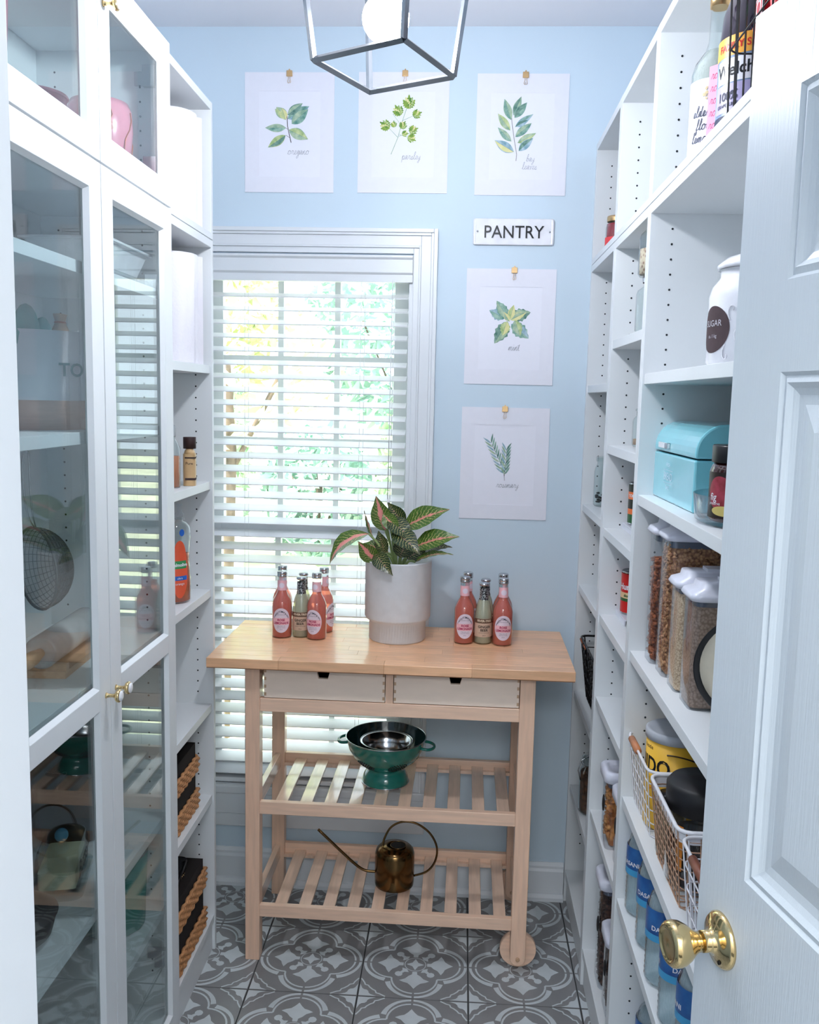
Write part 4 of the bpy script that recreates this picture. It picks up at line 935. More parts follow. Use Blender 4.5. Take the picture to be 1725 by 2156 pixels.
# lower cabinet shelf
t = thing('stock_pot', 'tall black pot with steel lid knob behind lower cabinet glass', 'pot', (-.865, 1.935, .6125))
MB().lathe([(.082, 0), (.088, .006), (.088, .195), (.090, .20), (.085, .215), (.05, .228), (.0001, .232)], BLACK, 40).build('body', t); MB().sphere((0, 0, .242), .013, CHROME, 14).build('lid_knob', t)
for s_g in (-1, 1): MB().tube(smoothp([(-.02, s_g*.084, .17), (-.015, s_g*.100, .172), (.015, s_g*.100, .172), (.02, s_g*.084, .17)], 3), .004, BLACK, 6).build('handle', t)
t = thing('butter_dish', 'clear glass butter dish with the word Butter inside the cabinet', 'dish', (-.795, 1.715, .6125), .25)
m = MB().rbox(-.05, .05, -.085, .085, 0, .012, .02, JARG).rbox(-.042, .042, -.075, .075, .012, .085, .02, JARG, top=.02); m.build('glass_cover', t)
MB().rbox(-.036, .036, -.065, .065, .014, .05, .006, mat('butter', (240, 232, 200), .5)).build('butter_stick', t)
MB().sphere((0, 0, .098), .014, mat('blue_knob', (90, 150, 180), .2), 14).build('knob', t)
m = MB(); text_flat(m, 'Butter', .046, mat('dark_print', (60, 66, 70), .5), Matrix.Translation((.0428, 0, .030)) @ Matrix.Rotation(PI/2, 4, 'Z') @ Matrix.Rotation(PI/2, 4, 'X'), shear=.3, bold=.02); m.build('lettering', t)
t = thing('frying_pan', 'black pan stacked at the left on the lower cabinet shelf', 'pan', (-.80, 1.50, .6125))
MB().lathe([(.0001, 0), (.055, 0), (.075, .012), (.085, .050), (.082, .050), (.072, .016), (.0001, .006)], BLACKM, 36, caps=False).build('pan_body', t); MB().lathe([(.087, .051), (.06, .068), (.02, .076), (.0001, .077)], BLACK, 36, caps=False).build('lid', t)
MB().sphere((0, 0, .085), .012, BLACK, 12, (1, 1, .8)).build('lid_knob', t)
t = thing('storage_tin', 'round teal tin with dark contents under the lower cabinet shelf', 'tin', (-.775, 1.930, .3855))
MB().lathe([(.0001, 0), (.066, 0), (.070, .004), (.078, .178), (.075, .178), (.066, .10), (.0001, .10)], mat('tin_teal', (60, 142, 132), .35), 40, caps=False).build('tin_wall', t); MB().tube([(.0775*math.cos(a), .0775*math.sin(a), .179) for a in [2*PI*k/40 for k in range(40)]], .0018, STEEL, 6, True).build('rim', t)
m = MB(); q = random.Random(5)
for k in range(7): a = k*.9; m.tube([(.03*math.cos(a), .03*math.sin(a), .1), (.055*math.cos(a+.6), .055*math.sin(a+.6), .160)], .006, BLACKM, 6)
m.build('utensils', t)
# ------------------------------------------------------------------ things on the left open bookcase
TOWEL = mat('paper_towel', (244, 242, 250), .95, var=.01, bump=.5, bscale=160)
for z, lb in ((Z2, 'white paper towel roll on the topmost shelf beside the glass cabinet'), (1.6905, 'white paper towel roll on the shelf below the topmost, by the window')):
    t = thing('paper_towel_roll', lb, 'paper towels', (-.762, 2.355, z), group='paper towel rolls')
    MB().lathe([(.020, 0), (.0665, 0), (.068, .004), (.068, .274), (.0665, .278), (.020, .278), (.020, .0005)], TOWEL, 48, caps=False).build('roll', t)
    a = [(.0685*math.cos(x), .0685*math.sin(x)) for x in (-.2, -.05, .1, .25, .4)]+[(.073, .036), (.071, .046)]
    m = MB(); m.add([(x, y, zz) for x, y in a for zz in (.001, .277)], [(2*i, 2*i+1, 2*i+3, 2*i+2) for i in range(len(a)-1)], TOWEL, True); m.norecalc = True; m.build('loose_sheet', t)
    MB().lathe([(.0195, .001), (.0195, .277)], mat('cardboard', (190, 160, 130), .9), 24, caps=False).build('core', t)
TANB = mat('honey_plastic', (228, 192, 142), .3, trans=.25); BRN = mat('dark_brown', (54, 34, 34), .5)
t = thing('lotion_bottle', 'squat honey coloured bottle with dark brown cap on open shelf', 'bottle', (-.706, 2.322, 1.3765), .25)
MB().rbox(-.016, .016, -.030, .030, 0, .082, .012, TANB).lathe([(.022, .080), (.018, .090), (.0115, .095), (.0115, .097)], TANB, 24, Matrix.Diagonal((.7, 1.25, 1, 1))).build('body', t)
MB().lathe([(.0165, .095), (.0165, .124), (.0160, .125)], BRN, 26).build('cap', t)
m = MB()
for z0, z1 in ((.015, .0205), (.071, .0745)): m.box(.0140, .0166, -.026, .026, z0, z1, BRN).box(-.011, .0150, -.0307, -.0298, z0, z1, BRN)
text_flat(m, 'Pure', .010, BRN, Matrix.Translation((-.0, -.0306, .055)) @ Matrix.Rotation(PI/2, 4, 'X')); text_flat(m, 'Pure', .012, BRN, Matrix.Translation((.0166, .006, .055)) @ Matrix.Rotation(PI/2, 4, 'Z') @ Matrix.Rotation(PI/2, 4, 'X'))
m.build('label_print', t, kind='stuff')
t = thing('spray_bottle', 'slim clear bottle just behind the honey coloured bottle', 'bottle', (-.728, 2.245, 1.3765))
MB().lathe([(.019, 0), (.020, .003), (.020, .10), (.012, .118), (.0085, .122), (.0085, .13)], JARG, 20).build('body', t); MB().lathe([(.0001, .002), (.0185, .002), (.0185, .08), (.0001, .08)], liquid('amber_liquid', (250, 210, 190), (226, 150, 110), .6), 20, caps=False).build('liquid', t); MB().lathe([(.0095, .128), (.0095, .152), (.007, .158), (.0001, .158)], CLEARP, 16).build('cap', t)
ORL = liquid('orange_soap', (255, 190, 160), (226, 112, 70), .6); 
t = thing('dish_soap', 'waisted clear dish soap bottle of orange soap with bright label', 'bottle', (-.718, 2.268, 1.0755), -.45)
sp_ = [(.029, 0), (.033, .006), (.034, .06), (.030, .11), (.030, .14), (.034, .17), (.032, .195), (.022, .208), (.010, .212), (.010, .222)]
MB().lathe(sp_, JARG, 28, Matrix.Diagonal((.62, 1.05, 1, 1))).build('body', t)
MB().lathe([(.0001, .003), (.031, .005), (.032, .06), (.028, .11), (.0285, .128), (.0001, .128)], ORL, 28, Matrix.Diagonal((.60, 1.03, 1, 1)), caps=False).build('soap', t)
MB().lathe([(.012, .218), (.012, .232), (.007, .236), (.006, .250), (.008, .252), (.008, .257), (.0001, .258)], CLEARP, 18).build('cap', t)
m = MB(); g_ = lambda z: .0345-.0000 if z < .07 else .0345-.004*min(1, (z-.07)/.04)
def el(z): 
    for (a1, z1), (a2, z2) in zip(sp_, sp_[1:]):
        if z1 <= z <= z2: return a1+(a2-a1)*(z-z1)/(z2-z1)+.0008
    return .03
patch_cyl(m, mat('orange_label', (232, 96, 64), .4), 0, .015, .165, -.55, .75, shape='oval', slope=el, seg=14)
patch_cyl(m, mat('green_label', (60, 150, 90), .4), 0, .092, .112, -.55, .62, slope=lambda z: el(z)+.0004, seg=12)
patch_cyl(m, mat('blue_label', (40, 100, 190), .4), 0, .062, .073, -.55, .62, slope=lambda z: el(z)+.0004, seg=12)
text_cyl(m, 'Palmolive', .012, ENAM, .033, .098, -.55, slope=lambda z: el(z)+.0008, bold=.03); text_cyl(m, 'ultra', .008, ENAM, .033, .065, -.55, slope=lambda z: el(z)+.0008); text_cyl(m, 'orange', .009, ENAM, .033, .05, -.55, slope=lambda z: el(z)+.0008)
patch_cyl(m, mat('blue_label', (40, 100, 190), .4), 0, .176, .194, -.35, .22, shape='oval', slope=el, seg=8)
m.v = [Vector((v.x*.62, v.y*1.05, v.z)) for v in m.v]; m.build('label', t)
def wicker_box(label, loc, hx, hy, bands, top, fill):
    t = thing('wicker_basket', label, 'basket', loc)
    for z0, z1 in bands:
        m = MB(); rowz = z0
        k = 0
        while rowz < z1-.004:
            P = []
            per = [(-hx, -hy), (hx, -hy), (hx, hy), (-hx, hy)]
            for i in range(4):
                (ax_, ay), (bx, by) = per[i], per[(i+1) % 4]; n = 16
                for j in range(n):
                    s = j/n; x, y = ax_+(bx-ax_)*s, ay+(by-ay)*s; o = .0022*(1 if (j+k) % 2 else -1)
                    P.append((x*(1+o/hx), y*(1+o/hy), rowz+.0045+.0008*math.sin(j*2+k)))
            m.tube(P, .0052, WICKER, 5, True); rowz += .0088; k += 1
        m.build('woven_band', t)
    MB().box(-hx+.005, hx-.005, -hy+.005, hy-.005, .001, top, LINER).build('liner', t)
    if fill: fill(t)
    return t
wicker_box('wicker basket with black liner on second lowest open shelf', (-.812, 2.235, .475), .108, .130, [(.0, .050), (.105, .150)], .185, None)
def fl(t):
    m = MB().rbox(-.08, .085, -.11, .1, .205, .225, .02, BLACKM)
    m.tube([(.09, -.05, .2), (.09, .06, .235), (.07, .08, .215)], .004, BLACK, 6); m.build('black_pouch', t)
    m = MB()
    for k in range(8): m.sphere((.086, -.02+.011*k, .212-.002*k), .0028, GOLD, 6)
    m.build('studs', t)
wicker_box('larger wicker basket with black bag in it on the lowest open shelf', (-.810, 2.245, .1085), .118, .145, [(.0, .050), (.120, .175)], .20, fl)
# ------------------------------------------------------------------ right bookcases
def jar(name, label, loc, r, h, lidm=None, lidr=None, fill=None, fillh=0, neck=.8, sq=None, cat='jar', lidh=.015, glass=JARG, parent=None):
    t = thing(name, label, cat, loc); T = Matrix.Diagonal((1, 1, 1, 1))
    MB().lathe([(r*.9, 0), (r, .006), (r, h*.72), (r*.93, h*.8), (r*neck, h*.88), (r*neck, h)], glass, 28).build('glass', t)
    if fill: MB().lathe([(.0001, .004), (r*.93, .005), (r*.93, fillh*.97), (r*.5, fillh*1.03), (.0001, fillh)], fill, 28, caps=False).build('contents', t, kind='stuff')
    if lidm: MB().lathe([(r*neck+.003, h-lidh*.7), (r*neck+.004, h-.002), (r*neck+.003, h+lidh*.3), (.0001, h+lidh*.32)], lidm, 28, caps=False).build('lid', t)
    return t
REDJ = mat('red_jam', (150, 20, 34), .2, coat=.4, var=.2); t = jar('jam_jar', 'red jam jar with gold lid on farthest bookcase top section', (.428, 2.700, Z2), .033, .100, GOLD, fill=REDJ, fillh=.085)
m = MB(); patch_cyl(m, mat('red_label', (230, 70, 74), .5), .0338, .012, .045, -2.4, .8, seg=10); patch_cyl(m, ENAM, .0341, .018, .03, -2.2, .2, seg=6); m.build('label', t)
PODS = mat('dark_pods', (44, 44, 46), .6, var=.6, scale=90, bump=.8)
t = jar('glass_jar', 'clear lidded jar with dark pods in bottom on farthest bookcase', (.442, 2.745, 1.3035), .040, .145, JARG, fill=None)
m = MB(); q = random.Random(9)
for k in range(60): a = q.uniform(0, 2*PI); r = .031*math.sqrt(q.random()); m.sphere((r*math.cos(a), r*math.sin(a), .012+q.random()*.035), .006, PODS, 6, (1, .7, .6), Matrix.Rotation(0, 4, 'X'))
m.build('pods', t, kind='stuff')
def wire_basket(name, label, loc, hx, hy, h, mt, rim_r, wr, nx, ny, nz, taper=.9, handle=None, hm=None, rimh=None, wm=None):
    t = thing(name, label, 'basket', loc)
    def ring(z, s): 
        P = []; rc = .022
        for cx, cy, a0 in ((hx*s-rc, hy*s-rc, 0), (-hx*s+rc, hy*s-rc, PI/2), (-hx*s+rc, -hy*s+rc, PI), (hx*s-rc, -hy*s+rc, 1.5*PI)):
            for k in range(4): a = a0+k*PI/6; P.append((cx+rc*math.cos(a), cy+rc*math.sin(a), z))
        return P
    if rimh:
        P0, P1 = ring(h-rimh, 1-.1*(rimh/h)), ring(h, 1); n = len(P0)
        m = MB(); m.add(P0+P1, [(i, (i+1) % n, n+(i+1) % n, n+i) for i in range(n)], mt, True); m.tube(P1, rim_r, mt, 6, True).build('rim', t)
    else: MB().tube(ring(h, 1), rim_r, mt, 6, True).build('rim', t)
    mt = wm or mt; m = MB()
    for k in range(nz):
        z = h*k/nz; m.tube(ring(z+wr, taper+(1-taper)*z/h), wr, mt, 5, True)
    for i in range(nx+1):
        x = -1+2*i/nx
        for sg in (1, -1): m.tube([(x*(hx*taper-.012), sg*hy*taper, wr), (x*(hx-.012), sg*hy, h)], wr, mt, 4)
    for i in range(ny+1):
        y = -1+2*i/ny
        for sg in (1, -1): m.tube([(sg*hx*taper, y*(hy*taper-.012), wr), (sg*hx, y*(hy-.012), h)], wr, mt, 4)
        m.tube([(-hx*taper, y*(hy*taper-.012), wr), (hx*taper, y*(hy*taper-.012), wr)], wr, mt, 4)
    m.build('wires', t, kind='stuff')
    if handle is not None: 
        MB().tube([(-hx, handle-.035, h), (-hx, handle+.035, h)], .0077, hm, 10).build('handle', t)
    return t
t = wire_basket('wire_basket', 'black wire basket with copper clips on farthest bookcase', (.500, 2.610, .7085), .112, .165, .185, BLACKW, .0035, .0018, 5, 8, 5, .82)
for y in (.12, .05): MB().tube([(-.113, y-.01, .175), (-.118, y, .186), (-.113, y+.01, .175)], .003, COPPER, 6).build('copper_clip', t)
t = thing('snack_bag', 'black snack bag with white lettering in the black wire basket', 'bag', (.500, 2.60, .713))
m = MB(); n = 8
m.rbox(-.075, .075, -.11, .11, 0, .130, .03, BLACK, top=.03); m.build('bag_body', t)
m = MB(); text_flat(m, 'SNACKS', .035, ENAM, Matrix.Translation((-.0757, 0, .055)) @ Matrix.Rotation(-PI/2, 4, 'Z') @ Matrix.Rotation(PI/2, 4, 'X')); m.build('lettering', t)
NUTS = mat('mixed_nuts', (110, 70, 50), .7, col2=(62, 38, 30), scale=70, bump=.8, tex='voronoi')
t = jar('latch_jar', 'wire latched glass jar of nuts on farthest bookcase, low', (.432, 2.610, .3985), .052, .165, JARG, fill=NUTS, fillh=.125)
MB().tube([(-.05, -.01, .10), (-.058, -.012, .13), (-.05, -.008, .160), (-.02, 0, .176), (.0, 0, .178)], .0018, STEEL, 6).tube([(.0475*math.cos(a), .0475*math.sin(a), .150) for a in [2*PI*k/24 for k in range(24)]], .0016, STEEL, 5, True).build('wire_latch', t)
t = thing('serving_tray', 'dark thin tray standing upright on farthest bookcase', 'tray', (.52, 2.47, 1.0515))
MB().rbox(-.10, .10, -.006, .006, 0, .17, .004, BLACKM).build('tray_panel', t); MB().tube([(-.1, -.008, 0), (-.1, -.008, .17), (.1, -.008, .17), (.1, -.008, 0)], .004, BLACKM, 6).build('tray_rim', t)
SEED = mat('seed_mix', (150, 100, 84), .8, col2=(226, 206, 180), scale=110, tex='voronoi', thr=(.1, .5), bump=.5)
t = jar('glass_jar', 'empty square shouldered clear jar under another on middle bookcase', (.427, 2.115, 1.7715), .042, .118, None, neck=.62)
MB().lathe([(.029, .112), (.030, .120), (.030, .124), (.0001, .124)], STEEL, 24, caps=False).build('lid', t)
t = jar('glass_jar', 'clear jar of seed mix stacked on another jar, middle bookcase', (.427, 2.115, 1.8965), .041, .115, JARG, fill=SEED, fillh=.062, neck=.7)
t = jar('apothecary_jar', 'small apothecary jar with knobbed lid on middle bookcase', (.462, 2.300, 1.5055), .036, .088, None, neck=.75, fill=mat('brown_sugar', (176, 144, 120), .9, bump=.4), fillh=.02)
MB().lathe([(.030, .089), (.030, .094), (.012, .100), (.006, .106), (.011, .114), (.006, .121), (.0001, .122)], JARG, 22).build('lid', t)
def food_can(label, loc, r, h, bands, txt, ang):
    t = thing('food_can', label, 'can', loc)
    MB().lathe([(r-.002, 0), (r, .002), (r-.001, .004), (r-.001, h-.004), (r, h-.002), (r-.002, h), (r-.003, h-.003), (.0001, h-.003)], STEEL, 30).build('tin', t)
    m = MB()
    for z0, z1, mt in bands: m.lathe([(r+.0002, z0), (r+.0002, z1)], mt, 30, caps=False)
    if txt:
        for s_, sz, z, mt in txt: text_cyl(m, s_, sz, mt, r+.0008, z, ang, bold=.03)
    m.build('label', t); return t
CR = mat('can_red', (206, 34, 34), .35); CG = mat('can_green', (40, 96, 52), .35); CO = mat('can_orange', (238, 120, 60), .35); CC = mat('can_cream', (230, 196, 150), .4); CB = mat('can_black', (40, 44, 36), .4)
def riser(label, loc, hx, hy, h):
    t = thing('can_riser', label, 'rack', loc); MB().box(-hx, hx, -hy, hy, h-.004, h, WHITEP).build('platform', t, bevel=.001)
    for x in (-hx, hx-.004): MB().box(x, x+.004, -hy, hy, 0, h-.004, WHITEP).build('foot', t)
    return t
riser('small white plastic riser under the slim orange and black can', (.505, 2.300, 1.2895), .080, .070, .016)
food_can('slim orange and black tin can on white riser, middle bookcase', (.462, 2.320, 1.3060), .0330, .108, [(.006, .028, CG), (.028, .042, CO), (.042, .066, CB), (.066, .085, CO), (.085, .102, CB)], [('TOMATO', .010, .072, ENAM)], -2.3)
riser('small white plastic riser under the red food can', (.505, 2.310, 1.0585), .085, .065, .016)
food_can('red food can with green band and white letters, middle bookcase', (.459, 2.320, 1.0750), .0370, .112, [(.006, .035, CR), (.035, .043, CG), (.043, .058, CC), (.058, .106, CR)], [("Hunt's", .022, .066, ENAM), ('diced', .010, .047, CG)], -2.35)
# plastic pop containers
LIDW = mat('lid_white', (224, 226, 240), .3, coat=.3)
def container(label, loc, hx, hy, h, fills, lid='pop', group=None, bits=None, name='food_container'):
    t = thing(name, label, 'container', loc, group=group)
    MB().rbox(-hx, hx, -hy, hy, 0, h-.030, .014, CLEARP, seg=5).build('clear_body', t)
    z = .004
    for fh, mt in fills:
        MB().rbox(-hx+.003+(bits[1]*.9 if bits else 0), hx-.004, -hy+.003+(bits[1]*.9 if bits else 0), hy-.004, z, fh, .010, mt, seg=4).build('contents', t, kind='stuff'); z = fh
    if bits:
        mt, sz, n, z0, z1 = bits; m = MB(); q = random.Random(int(loc[1]*1000))
        for _ in range(n):
            f = q.random()
            if f < .5: p = (-hx+.002+sz*.75, q.uniform(-hy+.012, hy-.012), q.uniform(z0, z1))
            elif f < .94: p = (q.uniform(-hx+.012, hx-.012), -hy+.002+sz*.75, q.uniform(z0, z1))
            else: p = (q.uniform(-hx+.01, hx-.01), q.uniform(-hy+.01, hy-.01), z1)
            M = Matrix.Translation(p) @ Matrix.Rotation(q.uniform(0, 6.3), 4, Vector((q.random(), q.random(), q.random()+.1)).normalized())
            m.sphere((0, 0, 0), sz*q.uniform(.7, 1.15), mt, 6, (1, .75, .4), M)
        m.build('pieces', t, kind='stuff')
    MB().rbox(-hx+.004, hx-.004, -hy+.004, hy-.004, h-.044, h-.029, .014, mat('gasket_grey', (96, 102, 118), .25, .3), seg=5).build('gasket', t)
    m = MB(); vs = []
    def rr_(s, z, rc=.02): 
        P = []; ax_, ay = hx*s[0]+.004, hy*s[1]+.004
        for cx, cy, a0 in ((ax_-rc, ay-rc, 0), (-ax_+rc, ay-rc, PI/2), (-ax_+rc, -ay+rc, PI), (ax_-rc, -ay+rc, 1.5*PI)):
            for k in range(5): a = a0+k*PI/8; P.append((cx+rc*math.cos(a), cy+rc*math.sin(a), z))
        return P
    if lid == 'spout': R = [((1.0, 1.0), h-.030), ((1.04, 1.06), h-.024), ((1.0, 1.0), h-.016), ((.86, .80), h-.010), ((.84, .76), h)]
    else: R = [((1.0, 1.0), h-.030), ((1.05, 1.08), h-.026), ((1.05, 1.08), h-.006), ((1.0, 1.0), h-.001), ((.86, .80), h-.001), ((.84, .76), h-.009)]
    for s_, z in R: vs += rr_(s_, z, min(.018, hy*.55))
    n = 20; m.add(vs, [(j*n+i, j*n+(i+1) % n, (j+1)*n+(i+1) % n, (j+1)*n+i) for j in range(len(R)-1) for i in range(n)]+[list(range((len(R)-1)*n, len(R)*n)), list(range(n))[::-1]], LIDW, True)
    if lid == 'spout': m.box(-hx*.5, hx*.2, -hy*.5, hy*.5, h-.0005, h+.006, LIDW)
    m.build('lid', t); return t
FLAKE = mat('cereal_flakes', (174, 98, 60), .7, col2=(110, 56, 34), scale=120, tex='voronoi', bump=.8)
OATS = mat('cereal_oats', (206, 156, 110), .7, col2=(150, 98, 66), scale=160, tex='voronoi', bump=.8)
RICE = mat('rice_grains', (224, 200, 168), .8, col2=(186, 156, 126), scale=260, tex='voronoi', bump=.5)
BROWN = mat('brown_rice', (160, 138, 124), .85, col2=(128, 106, 92), scale=200, tex='voronoi', bump=.5)
FLUFF = mat('coconut_flakes', (236, 222, 204), .9, col2=(214, 196, 176), scale=150, bump=.8)
gc = 'clear cereal containers with white lids'
ZA = 1.0815
container('tall clear container of dark cereal flakes, farthest in its row', (.505, 1.868, ZA), .105, .034, .298, [(.215, FLAKE)], 'spout', gc, (FLAKE, .0085, 520, .01, .215))
container('tall clear container filled with golden oat cereal, second in its row', (.510, 1.782, ZA), .105, .038, .300, [(.262, OATS)], 'spout', gc, (OATS, .0065, 700, .01, .262))
container('shorter clear container of pale rice, third in its row', (.512, 1.687, ZA), .105, .036, .226, [(.185, RICE)], 'spout', gc)
container('shorter clear container of brown rice, nearest in its row', (.515, 1.595, ZA), .105, .040, .224, [(.184, BROWN)], 'spout', gc)
PASTA = mat('pasta_shells', (226, 160, 92), .6, col2=(170, 102, 54), scale=45, tex='voronoi', bump=.8)
GRAN = mat('granola', (92, 62, 50), .8, col2=(48, 30, 26), scale=120, tex='voronoi', bump=.9)
gp = 'lidded containers on the middle bookcase'
for lb, loc, hx, hy, h, fl_, bt in (('clear container of orange pasta shells with white lid, middle bookcase', (.478, 2.185, .5155), .095, .040, .200, PASTA, (PASTA, .011, 90, .02, .150)),
        ('second container of orange pasta, nearer and lower lidded', (.490, 2.075, .5155), .095, .040, .188, PASTA, (PASTA, .011, 60, .02, .130)),
        ('tall clear container of dark granola on lowest middle shelf', (.488, 2.235, .1085), .095, .042, .300, GRAN, (GRAN, .006, 500, .01, .230)),
        ('shorter lidded container of granola beside the tall one', (.490, 2.120, .1085), .095, .042, .215, GRAN, (GRAN, .006, 300, .01, .150))):
    t = container(lb, loc, hx, hy, h, [(bt[4], fl_)], 'flat', gp, bt)
    MB().sphere((-hx-.004, -.012, h*.55), .014, BLACKM, 10, (.25, .6, 1.6)).build('side_clip', t)
# top of the near bookcase
t = thing('lemonade_bottle', 'tall clear bottle with gold cap and flower label, top right shelf', 'bottle', (.428, 1.700, Z2))
MB().lathe([(.038, 0), (.041, .004), (.041, .150), (.036, .168), (.020, .190), (.0155, .205), (.0145, .270)], JARG, 32).build('glass', t)
MB().lathe([(.0001, .003), (.039, .005), (.039, .148), (.034, .165), (.018, .190), (.0001, .19)], liquid('cloudy_lemonade', (240, 242, 238), (226, 228, 224), .4), 28, caps=False).build('lemonade', t)
MB().lathe([(.0165, .262), (.0168, .288), (.015, .290), (.0001, .290)], GOLD, 26).build('cap', t)
m = MB(); patch_cyl(m, PAPERI, .0417, .008, .135, -2.25, 1.35, seg=18)
q = random.Random(2)
for k in range(26):
    a = q.uniform(0, 6.28); r = .014*math.sqrt(q.random()); aa = -1.95+r*math.cos(a)/.042; M = Matrix.Translation((.0422*math.cos(aa), .0422*math.sin(aa), .108+r*math.sin(a))) @ Matrix.Rotation(aa, 4, 'Z') @ Matrix.Rotation(PI/2, 4, 'Y')
    m.lathe([(.0022, 0), (.0022, .0003)], mat('flower_print', (206, 190, 150), .6), 6, M)
sc = MB(); script(sc, 'elder', -.034, 0, .009, NAVY, 0, .0012); script(sc, 'flower', -.026, -.022, .009, NAVY, 0, .0012); script(sc, 'lemonade', -.034, -.043, .009, NAVY, 0, .0012)
m.add([(.0423*math.cos(-1.95+v.x/.0423), .0423*math.sin(-1.95+v.x/.0423), .072+v.y) for v in sc.v], sc.f, NAVY)
m.build('label', t)
GRAPE = mat('grape_juice', (34, 22, 44), .15, coat=.6); CAPP = mat('purple_cap', (84, 78, 160), .4)
YL = mat('orange_yellow_label', (244, 176, 70), .4); BLL = mat('blue_label_print', (150, 176, 206), .4, col2=(90, 110, 150), scale=30)
def juice(label, loc, rz):
    t = thing('juice_bottle', label, 'bottle', loc, rz, group='grape juice bottles')
    MB().lathe([(.050, 0), (.056, .008), (.056, .150), (.054, .165), (.052, .19), (.040, .225), (.022, .252), (.019, .26)], GRAPE, 34).build('body', t)
    MB().lathe([(.0215, .256), (.0215, .276), (.019, .278), (.0001, .278)], CAPP, 26).build('cap', t)
    m = MB(); m.lathe([(.0565, .012), (.0565, .148)], BLL, 34, caps=False).lathe([(.0568, .118), (.0568, .148)], YL, 34, caps=False).lathe([(.0568, .012), (.0568, .030)], NAVY, 34, caps=False)
    patch_cyl(m, ENAM, .0570, .078, .114, -PI/2, .75, seg=12)
    text_cyl(m, "Welch's", .026, BLACK, .0573, .088, -PI/2, bold=.02); text_cyl(m, 'FAMILY SIZE', .0150, CR, .0573, .127, -PI/2, bold=.02)
    patch_cyl(m, mat('lavender_label', (176, 168, 206), .4), .0569, .034, .076, -PI/2, .8, seg=12); text_cyl(m, '100%', .018, NAVY, .0573, .052, -PI/2-.3, bold=.04); text_cyl(m, 'GRAPE JUICE', .0075, NAVY, .0573, .042, -PI/2-.3, bold=.02)
    m.build('label', t); return t
juice('dark grape juice bottle beside the tall clear lemonade bottle', (.450, 1.548, Z2), -.75)
juice('dark grape juice bottle standing in black wire basket', (.500, 1.400, Z2+.005), -.35)
t = thing('pink_note', 'pink handwritten paper tag between lemonade and juice bottles', 'note', (.4125, 1.612, Z2), -.95)
MB().box(-.022, .022, -.0006, .0006, .0, .14, mat('pink_paper', (250, 160, 190), .8)).build('paper', t)
m = MB()
for k in range(6): script(m, 'roses'[:4], -.018, .118-k*.02, .008, MAROON, 0, .0008)
m.v = [Vector((v.x, -.0009, v.y)) for v in m.v]; m.build('handwriting', t)
wire_basket('wire_basket', 'black wire basket holding juice and candy, top right shelf', (.500, 1.318, Z2), .118, .148, .20, BLACKW, .0028, .0015, 7, 7, 2, .97)
CANDY = mat('candy_wrap', (222, 40, 52), .3, coat=.4, var=.1); q = random.Random(4)
t = thing('candy_bag', 'red and white candy bag hanging over the black wire basket', 'bag', (.416, 1.318, Z2+.030))
m = MB(); vs = []; nx_, nz_ = 12, 14
for fb in (1, -1):
    o = len(vs)
    for i in range(nx_+1):
        for k in range(nz_+1):
            u, v = 2*i/nx_-1, k/nz_; d = .022*(1-u*u)*math.sin(PI*min(1, v*1.1+.02))+.004
            vs.append((fb*-d+.004*math.sin(9*u+7*v*fb), u*.055, .02+v*.215))
    m.add([], [], CANDY)
f = lambda o, i, k: o+i*(nz_+1)+k
N1 = (nx_+1)*(nz_+1)
m.add(vs, [(f(o, i, k), f(o, i+1, k), f(o, i+1, k+1), f(o, i, k+1)) for o in (0, N1) for i in range(nx_) for k in range(nz_)], CANDY, True); m.norecalc = True; m.build('bag', t)
m = MB()
for (y, z, r) in ((-.012, .17, .022), (.018, .085, .018)):
    for rr2, mt in ((r, ENAM), (r*.8, CANDY), (r*.6, ENAM), (r*.4, CANDY)):
        m.lathe([(rr2, 0), (rr2, .0005+.0006*(1-rr2/r))], mt, 20, Matrix.Translation((-.0275, y, z)) @ Matrix.Rotation(-PI/2, 4, 'Y'))
m.build('swirl_print', t)
for k in range(5):
    tw = thing('wrapped_candy', ['twisted red and white wrapped candy, uppermost in the wire basket', 'wrapped candy with green stripe in the wire basket', 'wrapped candy with orange stripe by basket edge', 'pink wrapped candy low in the wire basket', 'red wrapped candy at bottom of wire basket'][k], 'candy', (.404+.004*(k % 2), 1.388-.008*k, Z2+.170-.034*k), q.uniform(-.5, .5), group='wrapped candies')
    cm = [CANDY, mat('candy_green', (50, 150, 70), .4), CO, mat('candy_pink', (244, 130, 160), .4), CANDY][k]
    MB().sphere((0, 0, 0), .012, cm, 12, (1, 1.2, .8)).build('sweet', tw)
    for s_ in (1, -1): MB().add([(0, s_*.013, 0), (.008, s_*.028, .010), (-.006, s_*.030, .003), (.004, s_*.028, -.010)], [(0, 1, 2), (0, 2, 3)], ENAM).build('twist', tw)
# canister, bread bin, turntable
t = thing('sugar_canister', 'white embossed ceramic canister with dark oval label', 'canister', (.468, 1.515, 1.6755))
MB().lathe([(.068, 0), (.074, .006), (.074, .110), (.070, .125), (.060, .138), (.058, .142), (.058, .152), (.061, .153)], ENAM, 44).build('body', t)
MB().lathe([(.063, .1535), (.064, .160), (.050, .172), (.020, .182), (.008, .184), (.008, .190), (.013, .197), (.006, .204), (.0001, .205)], ENAM, 40).build('lid', t)
m = MB(); AO = -2.9; patch_cyl(m, mat('chalk_label', (78, 62, 66), .8, var=.15, scale=40), .0746, .020, .094, AO, .50, shape='oval', seg=16)
text_cyl(m, 'SUGAR', .014, mat('chalk', (206, 204, 212), .9), .0751, .062, AO); text_cyl(m, 'ca. 1 kg', .008, mat('chalk', (206, 204, 212), .9), .0751, .044, AO); m.build('oval_label', t)
m = MB()
